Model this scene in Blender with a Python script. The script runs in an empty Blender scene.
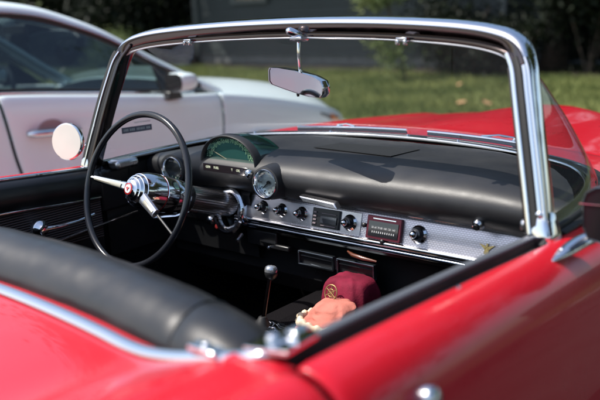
import bpy, bmesh, math, random
from mathutils import Vector, Matrix, noise as mnoise
random.seed(7)
D = bpy.data
C = bpy.context.scene.collection
PI = math.pi
V = Vector

# ------------------------------------------------------------------ helpers
def wloc(o):
    p = V((0, 0, 0))
    while o is not None:
        p = p + o.location
        o = o.parent
    return p

def tag(o, label=None, cat=None, group=None, kind=None):
    if label: o['label'] = label
    if cat: o['category'] = cat
    if group: o['group'] = group
    if kind: o['kind'] = kind
    return o

def thing(name, label, cat, loc=(0, 0, 0), group=None):
    o = D.objects.new(name, None)
    C.objects.link(o)
    o.location = loc
    o.empty_display_size = .2
    return tag(o, label, cat, group)

def obj(name, bm, m, parent=None, smooth=True, sub=0, solid=0, bevel=0, angle=40, offs=-1):
    me = D.meshes.new(name)
    if isinstance(bm, bmesh.types.BMesh):
        bmesh.ops.remove_doubles(bm, verts=bm.verts, dist=1e-5)
        bmesh.ops.recalc_face_normals(bm, faces=bm.faces)
        bm.to_mesh(me); bm.free()
    else:
        me.from_pydata(bm[0], [], bm[1])
    ms = m if isinstance(m, (list, tuple)) else [m]
    for q in ms: me.materials.append(q)
    if smooth:
        for p in me.polygons: p.use_smooth = True
        try: me.set_sharp_from_angle(angle=math.radians(angle))
        except Exception: pass
    o = D.objects.new(name, me)
    C.objects.link(o)
    if parent is not None:
        o.parent = parent
        o.location = -wloc(parent)
    if bevel:
        b = o.modifiers.new('bevel', 'BEVEL'); b.width = bevel; b.segments = 2; b.limit_method = 'ANGLE'; b.angle_limit = math.radians(35)
    if solid:
        s = o.modifiers.new('solid', 'SOLIDIFY'); s.thickness = solid; s.offset = offs
    if sub:
        s = o.modifiers.new('sub', 'SUBSURF'); s.levels = sub; s.render_levels = sub
    return o

def B(): return bmesh.new()

def grid(bm, rows, closed=False, matidx=0):
    vs = [[bm.verts.new(p) for p in r] for r in rows]
    n = len(rows[0])
    for i in range(len(rows) - 1):
        for j in range(n if closed else n - 1):
            k = (j + 1) % n
            try:
                f = bm.faces.new((vs[i][j], vs[i][k], vs[i + 1][k], vs[i + 1][j])); f.material_index = matidx
            except ValueError: pass
    return vs

def catmull(pts, n=6):
    pts = [V(p) for p in pts]
    out = []
    for i in range(len(pts) - 1):
        p0 = pts[i - 1] if i > 0 else pts[i] * 2 - pts[i + 1]
        p1, p2 = pts[i], pts[i + 1]
        p3 = pts[i + 2] if i + 2 < len(pts) else pts[i + 1] * 2 - pts[i]
        for k in range(n):
            t = k / n
            out.append(.5 * ((2 * p1) + (p2 - p0) * t + (2 * p0 - 5 * p1 + 4 * p2 - p3) * t * t + (3 * p1 - p0 - 3 * p2 + p3) * t ** 3))
    out.append(pts[-1])
    return out

def sweep(bm, path, prof, ref=(0, 1, 0), cap=True, scale=None):
    """prof: closed list of (a,b); a along ref (orthogonalised), b along T x A"""
    path = [V(p) for p in path]
    rows = []
    for i, p in enumerate(path):
        T = (path[min(i + 1, len(path) - 1)] - path[max(i - 1, 0)]).normalized()
        r = V(ref)
        A = (r - T * r.dot(T)).normalized()
        Bv = T.cross(A)
        s = scale[i] if scale else 1
        rows.append([p + A * (a * s) + Bv * (b * s) for a, b in prof])
    vs = grid(bm, rows, closed=True)
    if cap:
        try: bm.faces.new(vs[0]); bm.faces.new(list(reversed(vs[-1])))
        except ValueError: pass
    return vs

def circ(r, n=12, ry=None):
    ry = ry or r
    return [(r * math.cos(2 * PI * k / n), ry * math.sin(2 * PI * k / n)) for k in range(n)]

def rrect(w, h, r, n=3):
    out = []
    for cx, cy, a0 in ((w / 2 - r, h / 2 - r, 0), (-w / 2 + r, h / 2 - r, 90), (-w / 2 + r, -h / 2 + r, 180), (w / 2 - r, -h / 2 + r, 270)):
        for k in range(n + 1):
            a = math.radians(a0 + 90 * k / n)
            out.append((cx + r * math.cos(a), cy + r * math.sin(a)))
    return out

def tube(bm, path, r, n=12, cap=True, ref=None, scale=None):
    path = [V(p) for p in path]
    if ref is None:
        d = (path[-1] - path[0])
        if d.length < 1e-6: d = path[1] - path[0]
        d.normalize()
        ref = (0, 0, 1) if abs(d.z) < .8 else (0, 1, 0)
    return sweep(bm, path, circ(r, n), ref, cap, scale)

def basis(axis, up=(0, 0, 1)):
    w = V(axis).normalized()
    u = V(up)
    u = (u - w * u.dot(w))
    if u.length < 1e-4:
        u = V((1, 0, 0)) - w * w.x
    u.normalize()
    return u, w.cross(u), w

def lathe(bm, org, axis, prof, n=32, up=(0, 0, 1), ell=(1, 1), a0=0, a1=2 * PI):
    """prof: list of (s, r) along axis"""
    u, v, w = basis(axis, up)
    org = V(org)
    full = abs(a1 - a0 - 2 * PI) < 1e-6
    k = n if full else n + 1
    rows = []
    for s, r in prof:
        rows.append([org + w * s + u * (r * ell[0] * math.cos(a0 + (a1 - a0) * j / n)) + v * (r * ell[1] * math.sin(a0 + (a1 - a0) * j / n)) for j in range(k)])
    return grid(bm, rows, closed=full)

def box(bm, c, s, axes=None):
    c = V(c)
    ax = axes or (V((1, 0, 0)), V((0, 1, 0)), V((0, 0, 1)))
    vs = []
    for i in (-1, 1):
        for j in (-1, 1):
            for k in (-1, 1):
                vs.append(bm.verts.new(c + ax[0] * (i * s[0] / 2) + ax[1] * (j * s[1] / 2) + ax[2] * (k * s[2] / 2)))
    for f in ((0, 1, 3, 2), (4, 6, 7, 5), (0, 4, 5, 1), (2, 3, 7, 6), (0, 2, 6, 4), (1, 5, 7, 3)):
        bm.faces.new([vs[q] for q in f])

def prism(bm, pts, off):
    """closed polygon pts extruded by vector off"""
    off = V(off)
    a = [bm.verts.new(V(p)) for p in pts]
    b = [bm.verts.new(V(p) + off) for p in pts]
    n = len(pts)
    bm.faces.new(a); bm.faces.new(list(reversed(b)))
    for i in range(n):
        bm.faces.new((a[i], b[i], b[(i + 1) % n], a[(i + 1) % n]))

def interp(tab, x):
    if x <= tab[0][0]: return tab[0][1]
    for (a, u), (b, v) in zip(tab, tab[1:]):
        if x <= b:
            t = (x - a) / (b - a)
            return u + (v - u) * t
    return tab[-1][1]

def smooth_interp(tab, x):
    if x <= tab[0][0]: return tab[0][1]
    if x >= tab[-1][0]: return tab[-1][1]
    for i in range(len(tab) - 1):
        a, u = tab[i]; b, v = tab[i + 1]
        if x <= b:
            def sl(k):
                k0 = max(k - 1, 0); k1 = min(k + 1, len(tab) - 1)
                return (tab[k1][1] - tab[k0][1]) / (tab[k1][0] - tab[k0][0])
            h = b - a; t = (x - a) / h
            m0 = sl(i) * h; m1 = sl(i + 1) * h
            return (2 * t ** 3 - 3 * t * t + 1) * u + (t ** 3 - 2 * t * t + t) * m0 + (-2 * t ** 3 + 3 * t * t) * v + (t ** 3 - t * t) * m1

def text_mesh(name, txt, size, m, parent, org, xdir, ydir, extr=.0004, align='CENTER'):
    cu = D.curves.new(name, 'FONT'); cu.body = txt; cu.size = size; cu.extrude = extr
    cu.align_x = align; cu.align_y = 'CENTER'; cu.resolution_u = 2
    t = D.objects.new('tmp', cu); C.objects.link(t)
    bpy.context.view_layer.update()
    dg = bpy.context.evaluated_depsgraph_get()
    me = D.meshes.new_from_object(t.evaluated_get(dg))
    D.objects.remove(t); D.curves.remove(cu)
    x = V(xdir).normalized(); y = V(ydir); y = (y - x * y.dot(x)).normalized(); z = x.cross(y)
    M = Matrix(((x.x, y.x, z.x, org[0]), (x.y, y.y, z.y, org[1]), (x.z, y.z, z.z, org[2]), (0, 0, 0, 1)))
    me.transform(M)
    me.materials.clear(); me.materials.append(m)
    o = D.objects.new(name, me); C.objects.link(o)
    if parent is not None:
        o.parent = parent; o.location = -wloc(parent)
    return o

# ------------------------------------------------------------------ materials
def mat(name, base, rough=.5, metal=0, coat=0, coatr=.03, spec=.5, var=0, vscale=8, bump=0, bscale=200, rvar=0, base2=None, sheen=0, bdist=.001, detail=4):
    m = D.materials.new(name); m.use_nodes = True
    nt = m.node_tree; N = nt.nodes; L = nt.links
    p = N['Principled BSDF']
    p.inputs['Base Color'].default_value = (*base, 1)
    p.inputs['Roughness'].default_value = rough
    p.inputs['Metallic'].default_value = metal
    p.inputs['Coat Weight'].default_value = coat
    p.inputs['Coat Roughness'].default_value = coatr
    p.inputs['Specular IOR Level'].default_value = spec
    p.inputs['Sheen Weight'].default_value = sheen
    tc = N.new('ShaderNodeTexCoord')
    if var or base2:
        n = N.new('ShaderNodeTexNoise'); n.inputs['Scale'].default_value = vscale; n.inputs['Detail'].default_value = detail
        L.new(tc.outputs['Object'], n.inputs['Vector'])
        r = N.new('ShaderNodeValToRGB')
        b2 = base2 or tuple(c * (1 - var) for c in base)
        b1 = base if base2 else tuple(min(1, c * (1 + var)) for c in base)
        r.color_ramp.elements[0].color = (*b2, 1); r.color_ramp.elements[0].position = .35
        r.color_ramp.elements[1].color = (*b1, 1); r.color_ramp.elements[1].position = .65
        L.new(n.outputs['Fac'], r.inputs['Fac']); L.new(r.outputs['Color'], p.inputs['Base Color'])
    if rvar:
        n = N.new('ShaderNodeTexNoise'); n.inputs['Scale'].default_value = 14; n.inputs['Detail'].default_value = 6
        L.new(tc.outputs['Object'], n.inputs['Vector'])
        mr = N.new('ShaderNodeMapRange'); mr.inputs['From Min'].default_value = .3; mr.inputs['From Max'].default_value = .7
        mr.inputs['To Min'].default_value = max(0, rough - rvar); mr.inputs['To Max'].default_value = rough + rvar
        L.new(n.outputs['Fac'], mr.inputs['Value']); L.new(mr.outputs['Result'], p.inputs['Roughness'])
    if bump:
        n = N.new('ShaderNodeTexNoise'); n.inputs['Scale'].default_value = bscale; n.inputs['Detail'].default_value = 3
        L.new(tc.outputs['Object'], n.inputs['Vector'])
        b = N.new('ShaderNodeBump'); b.inputs['Strength'].default_value = bump; b.inputs['Distance'].default_value = bdist
        L.new(n.outputs['Fac'], b.inputs['Height']); L.new(b.outputs['Normal'], p.inputs['Normal'])
    return m

def wave_bump(m, scale, strength, direction='Z', dist=.002, col=None, sharp=False, rot=None):
    nt = m.node_tree; N = nt.nodes; L = nt.links; p = N['Principled BSDF']
    tc = N.new('ShaderNodeTexCoord'); w = N.new('ShaderNodeTexWave'); w.bands_direction = direction
    w.inputs['Scale'].default_value = scale; w.inputs['Distortion'].default_value = 0
    L.new(tc.outputs['Object'], w.inputs['Vector'])
    b = N.new('ShaderNodeBump'); b.inputs['Strength'].default_value = strength; b.inputs['Distance'].default_value = dist
    L.new(w.outputs['Fac'], b.inputs['Height']); L.new(b.outputs['Normal'], p.inputs['Normal'])
    if col:
        r = N.new('ShaderNodeValToRGB')
        r.color_ramp.elements[0].color = (*col[0], 1); r.color_ramp.elements[1].color = (*col[1], 1)
        r.color_ramp.elements[0].position = .3; r.color_ramp.elements[1].position = .7
        L.new(w.outputs['Fac'], r.inputs['Fac']); L.new(r.outputs['Color'], p.inputs['Base Color'])
    return m

def glass(name, tint=(1, 1, 1), ior=1.5, haze=0.0, hazec=(.8, .8, .8), rough=0.0):
    m = D.materials.new(name); m.use_nodes = True
    nt = m.node_tree; N = nt.nodes; L = nt.links
    for n in list(N):
        if n.type == 'BSDF_PRINCIPLED': N.remove(n)
    out = [n for n in N if n.type == 'OUTPUT_MATERIAL'][0]
    t = N.new('ShaderNodeBsdfTransparent'); t.inputs['Color'].default_value = (*tint, 1)
    g = N.new('ShaderNodeBsdfGlossy'); g.inputs['Roughness'].default_value = rough
    lw = N.new('ShaderNodeLayerWeight'); lw.inputs['Blend'].default_value = .5
    pw = N.new('ShaderNodeMath'); pw.operation = 'POWER'; pw.inputs[1].default_value = 5
    f = N.new('ShaderNodeMapRange'); r0 = ((ior - 1) / (ior + 1)) ** 2 * 1.8
    f.inputs['To Min'].default_value = r0; f.inputs['To Max'].default_value = 1
    L.new(lw.outputs['Facing'], pw.inputs[0]); L.new(pw.outputs[0], f.inputs['Value'])
    mx = N.new('ShaderNodeMixShader')
    L.new(f.outputs[0], mx.inputs[0]); L.new(t.outputs[0], mx.inputs[1]); L.new(g.outputs[0], mx.inputs[2])
    last = mx
    if haze:
        d = N.new('ShaderNodeBsdfDiffuse'); d.inputs['Color'].default_value = (*hazec, 1)
        tc = N.new('ShaderNodeTexCoord'); n = N.new('ShaderNodeTexNoise'); n.inputs['Scale'].default_value = 6; n.inputs['Detail'].default_value = 8
        L.new(tc.outputs['Object'], n.inputs['Vector'])
        mr = N.new('ShaderNodeMapRange'); mr.inputs['From Min'].default_value = .3; mr.inputs['From Max'].default_value = .75
        mr.inputs['To Min'].default_value = haze * .5; mr.inputs['To Max'].default_value = haze * 1.6
        L.new(n.outputs['Fac'], mr.inputs['Value'])
        m2 = N.new('ShaderNodeMixShader')
        L.new(mr.outputs['Result'], m2.inputs[0]); L.new(mx.outputs[0], m2.inputs[1]); L.new(d.outputs[0], m2.inputs[2])
        last = m2
    L.new(last.outputs[0], out.inputs['Surface'])
    return m

RED = mat('red_paint', (.54, .009, .022), rough=.30, coat=.45, coatr=.03, spec=.25, rvar=.04, bump=.03, bscale=260, bdist=.0004)
CHROME = mat('chrome', (.74, .75, .78), rough=.07, metal=1, rvar=.05, bump=.05, bscale=90, bdist=.0005)
BRUSHED = mat('brushed_metal', (.62, .60, .62), rough=.3, metal=1, rvar=.08, bump=.15, bscale=400, bdist=.0003)
VINYL = mat('black_vinyl', (.016, .015, .016), base2=(.006, .006, .007), vscale=5, detail=8, rough=.36, rvar=.06, bump=.35, bscale=420, bdist=.0006, spec=.6)
PADV = mat('dash_vinyl', (.030, .029, .030), base2=(.014, .014, .017), vscale=6, detail=9, rough=.45, rvar=.06, bump=.4, bscale=480, bdist=.0005, spec=.42)
BLACK = mat('black_paint', (.012, .012, .013), rough=.35, rvar=.1)
CARPET = mat('black_carpet', (.008, .007, .008), spec=.05, rough=.95, bump=1, bscale=300, bdist=.004)
RUBBER = mat('rubber', (.012, .012, .012), rough=.6, rvar=.1, bump=.2, bscale=120)
WHEELP = mat('black_plastic', (.015, .016, .02), rough=.18, rvar=.04)
IVORY = mat('ivory_enamel', (.50, .46, .36), rough=.3, metal=.5, coat=.5)
REDBADGE = mat('red_enamel', (.6, .02, .02), rough=.2, coat=1)
GOLD = mat('gold', (.55, .40, .16), rough=.3, metal=1)
WHITE = mat('white_metallic_paint', (.80, .90, .93), rough=.45, coat=.7, coatr=.06, rvar=.04)
MIRR = mat('mirror_glass', (.85, .86, .88), rough=.02, metal=1)
DMIRR = mat('mirror_dark_reflection', (.012, .012, .014), rough=.08, spec=.35)  # dark reflection put into the mirror colour
PALE = mat('mirror_bright_reflection', (.72, .71, .64), rough=.4, coat=.15, var=.03, vscale=12)  # bright reflection in the round mirror put into its colour
GLASS = glass('windshield_glass', (.93, .96, .95), haze=.035, hazec=(.75, .8, .8))  # whitish glare on the windshield put in as a diffuse veil
SGLASS = glass('sedan_glass', (.42, .50, .50), ior=1.52)
CLOCKG = glass('gauge_glass', (.9, .95, .95), ior=1.6)
TEAL = glass('teal_lens', (.82, 1.0, .96), ior=1.5, haze=.02, hazec=(.10, .30, .28))
def translucent(m, f):
    nt = m.node_tree; N = nt.nodes; L = nt.links; p = N['Principled BSDF']
    out = [n for n in N if n.type == 'OUTPUT_MATERIAL'][0]
    t = N.new('ShaderNodeBsdfTranslucent'); t.inputs['Color'].default_value = p.inputs['Base Color'].default_value
    mx = N.new('ShaderNodeMixShader'); mx.inputs[0].default_value = f
    L.new(p.outputs[0], mx.inputs[1]); L.new(t.outputs[0], mx.inputs[2]); L.new(mx.outputs[0], out.inputs['Surface'])
    return m
FACE = mat('gauge_face', (.02, .05, .05), rough=.5)
SILVERF = mat('silver_dial', (.70, .72, .72), rough=.3, metal=.7)
CREAM = mat('cream_numerals', (.92, .95, .70), rough=.5)
YELLOW = mat('yellow_needle', (.75, .6, .1), rough=.5)
GREENF = translucent(mat('teal_dial', (.06, .15, .14), rough=.45), .5)
NUMERAL = translucent(mat('dial_numerals', (.92, .96, .72), rough=.5), .6)
DARKCHROME = mat('radio_frame', (.16, .03, .045), rough=.25, metal=.6)
SHADECLOTH = mat('red_cloth_shaded', (.17, .010, .030), rough=.8, spec=.2, var=.25, vscale=25, bump=.8, bscale=220)  # bag's red cloth with shade put into the colour
SUNCLOTH = mat('red_cloth_sunlit', (.50, .17, .13), rough=.8, var=.12, vscale=20, bump=.9, bscale=200, spec=.2)  # same red cloth with sunlight put into the colour
LACE = mat('cream_trim', (.75, .6, .42), rough=.6, bump=.6, bscale=180)
AMBERREFL = mat('amber_reflection', (.13, .04, .02), rough=.25, coat=1)
TYRE = mat('tyre', (.02, .02, .02), rough=.8, bump=.4, bscale=60)
ORANGE = mat('amber_lens', (.8, .22, .03), rough=.15, coat=1)
LENS = mat('headlamp_lens', (.16, .18, .2), rough=.08, coat=1, metal=.4)
GREYIN = mat('grey_interior', (.10, .13, .13), rough=.7)
PANEL = wave_bump(mat('ribbed_trim', (.05, .03, .03), rough=.5), 44, .9, 'Z', .004, ((.012, .008, .009), (.12, .07, .06)))
RIBMETAL = mat('ribbed_column', (.55, .52, .52), rough=.22, metal=1)

def strip_material():
    m = mat('embossed_metal', (.60, .57, .60), rough=.36, metal=1)
    nt = m.node_tree; N = nt.nodes; L = nt.links; p = N['Principled BSDF']
    tc = N.new('ShaderNodeTexCoord')
    br = N.new('ShaderNodeTexBrick')
    mp = N.new('ShaderNodeMapping'); mp.inputs['Rotation'].default_value = (PI / 2, 0, 0)
    L.new(tc.outputs['Object'], mp.inputs['Vector']); L.new(mp.outputs['Vector'], br.inputs['Vector'])
    br.inputs['Scale'].default_value = 1
    br.inputs['Brick Width'].default_value = .0085; br.inputs['Row Height'].default_value = .0048
    br.inputs['Mortar Size'].default_value = .0011; br.inputs['Mortar Smooth'].default_value = .5
    br.inputs['Color1'].default_value = (.72, .69, .73, 1); br.inputs['Color2'].default_value = (.66, .63, .67, 1)
    br.inputs['Mortar'].default_value = (.50, .47, .50, 1)
    L.new(br.outputs['Color'], p.inputs['Base Color'])
    b = N.new('ShaderNodeBump'); b.inputs['Strength'].default_value = .6; b.inputs['Distance'].default_value = .0015; b.invert = True
    L.new(br.outputs['Fac'], b.inputs['Height']); L.new(b.outputs['Normal'], p.inputs['Normal'])
    return m
STRIP = strip_material()

# =================================================================== CONVERTIBLE
car = thing('convertible_car', 'open red convertible with black interior and chrome windshield frame in the foreground', 'car', (0, 0, 0))

BELT = [(-2.45, .86), (-2.2, .905), (-1.8, .93), (-1.4, .94), (-1.05, .932), (-.6, .910), (-.25, .888), (.1, .882), (.5, .875), (1.06, .850), (1.46, .820), (1.80, .790), (2.05, .735), (2.25, .675), (2.4, .62), (2.5, .55)]
def belt(y): return smooth_interp(BELT, y)
# outer section: (x, drop below belt)
SEC = [(.738, .006), (.745, .0005), (.756, .0), (.775, .004), (.795, .014), (.813, .032), (.828, .058), (.839, .092), (.847, .14), (.852, .2), (.854, .28), (.851, .38), (.842, .48), (.825, .57), (.80, .64)]
FA, RA = 1.62, -1.0 - .55   # axles
def archz(y, yc, R=.37, zc=.33):
    d = abs(y - yc)
    return zc + math.sqrt(R * R - d * d) if d < R else 0
def outer_rows(y0, y1, s, n, xi=None, taper=None, arches=True):
    rows = []
    for i in range(n + 1):
        y = y0 + (y1 - y0) * i / n
        b = belt(y)
        k = 1
        if taper: k = smooth_interp(taper, y)
        lo = 0
        if arches: lo = max(archz(y, FA), archz(y, RA))
        r = []
        if xi is not None:
            x = xi(y) if callable(xi) else xi
            r.append((s * x * k, y, b - .006))
        for x, d in SEC:
            z = b - d
            if lo and z < lo: z = lo
            r.append((s * x * k, y, max(z, .24)))
        # inner lip
        r.append((s * (SEC[-1][0] - .03) * k, y, max(r[-1][2], .24)))
        rows.append(r)
    return rows
TAP = [(-2.5, .80), (-2.35, .90), (-2.1, .955), (-1.7, .99), (-1.2, 1), (1.2, 1), (1.8, .985), (2.2, .95), (2.4, .89), (2.5, .80)]
for s in (1, -1):
    # doors
    bm = B(); grid(bm, outer_rows(-1.040, -.085, s, 20))
    d = obj('door', bm, RED, car, sub=1, solid=.012)
    if s == 1: DOOR_R = d
    else: DOOR_L = d
    # front fenders
    def xi(y): return smooth_interp([(-.3, .735), (.1, .735), (.45, .725), (.62, .65), (2.5, .65)], y)
    bm = B(); grid(bm, outer_rows(-.079, 2.5, s, 56, xi, TAP))
    obj('fender', bm, RED, car, sub=1, solid=.01)
    # rear quarters
    bm = B(); grid(bm, outer_rows(-2.5, -1.046, s, 34, .64, TAP))
    obj('rear_quarter', bm, RED, car, sub=1, solid=.01)
    # sill black behind the gaps
    bm = B(); box(bm, (s * .80, -.65, .55), (.03, 1.0, .58)); obj('door_jamb', bm, BLACK, car)

# rear deck between the quarters: front edge follows the cockpit curve
def deck_y(x): return -1.010 - .038 * min(1, (x / .5) ** 2) + max(0, abs(x) - .57) * .08
def deck_z(x): return .874 + .003 * abs(x) + max(0, abs(x) - .42) ** 1.5 * .42
bm = B(); rows = []
for i in range(31):
    t = i / 30
    r = []
    for j in range(33):
        x = -.655 + 1.31 * j / 32
        y0 = deck_y(x) + .06
        y = y0 + (-2.46 - y0) * t
        zb = belt(y) - .007
        zc = deck_z(x)
        zf = (zc + (smooth_interp([(-2.5, .80), (-2.3, .865), (-2.0, .885), (-1.0, .885)], y) - .885)) - .012 * (1 - min(1, t * 12))
        e = max(0, (abs(x) - .5) / .155)
        z = zf + (zb - zf) * (e ** 1.5) * min(1, t * 8 + .0) if t > 0 else zf
        k = smooth_interp(TAP, y)
        r.append((x * k, y, z))
    rows.append(r)
grid(bm, rows)
obj('rear_deck', bm, RED, car, sub=1, solid=.01)
# rear lip going down into the cockpit
for s in (1, -1):
    bm = B(); grid(bm, [[(s * x, y, belt(y) - .007 - .004 * (y > -.99)) for x in (.648, .67, .69, .71, .738)] for y in (-1.062, -1.05, -1.04, -1.030)])
    obj('cockpit_corner', bm, RED, car, solid=.008)
# chrome belt molding around the back of the cockpit
mp = [(x, deck_y(x), deck_z(x) + .001) for x in [q * .06 for q in range(-10, 11)]]
cp = [(.655, -1.040, .921), (.690, -1.026, .932), (.712, -.990, .938)]
full = [(-x, y, z) for x, y, z in reversed(cp)] + mp + cp
bm = B(); sweep(bm, catmull(full, 3), [(a * 1, b) for a, b in circ(.0105, 12, .0055)], (0, .9, .3))
MOLD = obj('belt_molding', bm, CHROME, car)
for s in (1, -1):
    bm = B()
    prism(bm, [(s * .655, -1.035, .925), (s * .728, -1.035, .936), (s * .728, -.975, .938), (s * .70, -.955, .936), (s * .66, -.985, .930)], (0, 0, .007))
    box(bm, (s * .705, -.985, .946), (.018, .03, .010)); box(bm, (s * .60, deck_y(.60), deck_z(.6) + .010), (.05, .022, .008))
    lathe(bm, (s * .685, -1.01, .938), (0, 0, 1), [(0, .010), (.006, .010), (.010, .005), (.0105, 0)], 12)
    lathe(bm, (s * .60, deck_y(.60), deck_z(.6) + .012), (0, 0, 1), [(0, .008), (.005, .007), (.008, .004), (.0085, 0)], 12)
    lathe(bm, (s * .575, deck_y(.575), deck_z(.575) + .010), (0, 0, 1), [(0, .006), (.005, .006), (.007, .004), (.0075, 0)], 12)
    obj('latch_plate', bm, CHROME, car, bevel=.003)

# hood with scoop
def hoodz(x, y):
    c = smooth_interp([(.5, .905), (1.0, .892), (1.5, .862), (1.8, .805), (2.05, .735), (2.3, .650), (2.5, .54)], y)
    e = belt(y) - .006
    t = min(1, (abs(x) / .65)) ** 2.6
    z = c + (e - c) * t
    bw = max(0, 1 - (abs(x) / .2) ** 4)
    by = smooth_interp([(.75, 0), (.95, .018), (1.55, .038), (1.62, .038), (1.66, .0)], y)
    return z + (max(0, min(1, 1.35 - abs(x) / .17)) ** .6 if abs(x) < .2295 else 0) * by
bm = B(); rows = []
for i in range(49):
    y = .60 + 1.88 * i / 48
    rows.append([((-.643 + 1.286 * j / 40) * smooth_interp(TAP, y), y, hoodz(-.643 + 1.286 * j / 40, y)) for j in range(41)])
grid(bm, rows)
HOOD = obj('hood', bm, RED, car, sub=1, solid=.01)
bm = B(); prism(bm, [(-.14, 1.650, .834), (.14, 1.650, .834), (.13, 1.650, .856), (-.13, 1.650, .856)], (0, -.01, 0)); obj('scoop_mouth', bm, BLACK, HOOD)

# windshield base curve (glass foot)
BASE = [(.722, -.245, .892), (.722, -.10, .895), (.710, .04, .899), (.672, .18, .906), (.58, .295, .915), (.42, .365, .921), (.22, .41, .926), (0, .425, .928)]
BASEC = catmull([(-x, y, z) for x, y, z in BASE[:-1]] + list(reversed(BASE)), 6)
HEAD = [(.722, -.262, .880), (.703, -.243, .96), (.672, -.213, 1.08), (.650, -.190, 1.16), (.635, -.174, 1.208), (.610, -.157, 1.245), (.557, -.143, 1.265), (.45, -.122, 1.278), (.25, -.095, 1.288), (0, -.082, 1.292)]
HEADC = catmull([(-x, y, z) for x, y, z in HEAD[:-1]] + list(reversed(HEAD)), 6)
# cowl: between glass foot and hood / fenders
OUT = [(.741, -.262, .884), (.741, -.12, .880), (.737, .03, .876), (.735, .19, .874), (.725, .36, .872), (.68, .55, .872), (.45, .602, .892), (.22, .602, .904), (0, .602, .906)]
OUTC = catmull([(-x, y, z) for x, y, z in OUT[:-1]] + list(reversed(OUT)), 6)
def resample(c, n):
    L_ = [0]
    for a, b in zip(c, c[1:]): L_.append(L_[-1] + (b - a).length)
    out = []; k = 0
    for i in range(n + 1):
        d = L_[-1] * i / n
        while k < len(L_) - 2 and L_[k + 1] < d: k += 1
        t = (d - L_[k]) / max(1e-9, L_[k + 1] - L_[k])
        out.append(c[k].lerp(c[k + 1], min(1, max(0, t))))
    return out
n = 72
ib, io = resample(BASEC, n), resample(OUTC, n)
bm = B(); rows = []
for k in range(6):
    t = k / 5
    rows.append([a.lerp(b, t) + V((0, 0, -.012 * (1 - t) ** 2 + .0)) for a, b in zip(ib, io)])
grid(bm, rows)
obj('cowl', bm, RED, car, solid=.006)
for s in (1, -1):
    bm = B()
    for k in range(22):
        x = s * (.06 + .014 * k)
        box(bm, (x, .51, .9075 - abs(x) * .012), (.004, .07, .004))
    obj('cowl_vent', bm, BLACK, car)

# windshield frame
WF = None
bm = B(); sweep(bm, HEADC, rrect(.046, .040, .015, 4), (0, 1, .25))
WF = obj('windshield_frame', bm, CHROME, car)
# black weather channel + inner chrome bead on the pillars' rear faces
for s in (1, -1):
    pil = [V((s * x, y, z)) for x, y, z in catmull(HEAD[:6], 5)]
    wide = s < 0
    bm = B(); sweep(bm, [p + V((-s * .006 if not wide else .002, -.0255, 0)) for p in pil[1:-3]], rrect(.006, .013 if not wide else .036, .002, 2), (0, 1, .25))
    obj('weather_strip', bm, RUBBER, WF)
    bm = B(); sweep(bm, [p + V((-s * .0175 if not wide else .001, -.022 if not wide else -.030, 0)) for p in pil[1:-2]], rrect(.016 if not wide else .005, .010 if not wide else .006, .002, 3), (0, 1, .25))
    obj('pillar_trim', bm, CHROME, WF)
    if wide: continue
    bm = B(); sweep(bm, [p + V((s * .0155, -.021, 0)) for p in pil[0:-3]], rrect(.014, .008, .003, 3), (0, 1, .25))
    for p in (pil[3],):
        lathe(bm, p + V((s * .004, -.028, .01)), (0, -1, .1), [(-.004, .007), (.001, .0065), (.003, .004), (.0035, 0)], 12)
    obj('pillar_bead', bm, CHROME, WF)
WFOOT = 0
for s in (1, -1):
    bm = B()
    sweep(bm, [(s * .727, -.262, .872), (s * .722, -.262, .89), (s * .716, -.256, .915), (s * .708, -.248, .94)], rrect(.056, .050, .016, 4), (0, 1, .2), scale=[1.12, 1.02, .95, .80])
    obj('pillar_foot', bm, CHROME, WF, sub=1)
# inner faces of the chrome frame, dark reflection put into their colour
hp = [p for p in HEADC if p.z > 1.215]
DARKREFL = mat('frame_dark_reflection', (.10, .085, .085), rough=.14, metal=1, rvar=.07)
bm = B(); sweep(bm, [p + V((0, -.012, -.021)) for p in hp], rrect(.040, .014, .004, 2), (0, 1, .25))
obj('header_underside', bm, DARKREFL, WF)
bm = B(); sweep(bm, [p + V((0, -.0255, -.007)) for p in hp], rrect(.007, .027, .003, 2), (0, 1, .25)); obj('header_rear_face', bm, DARKREFL, WF)
for s in (1, -1):
    pil = [V((s * x, y, z)) for x, y, z in catmull(HEAD[:6], 5)]
    bm = B(); sweep(bm, [p + V((-s * .022, -.004, 0)) for p in pil[1:(-6 if s > 0 else None)]], rrect(.048, .010, .004, 2), (0, 1, .25)); obj('pillar_inner_face', bm, DARKREFL, WF)
bm = B(); sweep(bm, [p + V((0, -.030, -.030)) for p in hp], circ(.0026, 8), (0, 1, .25))
obj('header_bead', bm, BRUSHED, WF)
# header latch sockets
for x in (-.37, .33):
    bm = B(); box(bm, (x, -.145, 1.258), (.028, .014, .010)); box(bm, (x - .010, -.150, 1.252), (.008, .01, .012)); box(bm, (x + .010, -.150, 1.252), (.008, .01, .012))
    obj('latch_socket', bm, CHROME, WF, bevel=.002)

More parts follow.
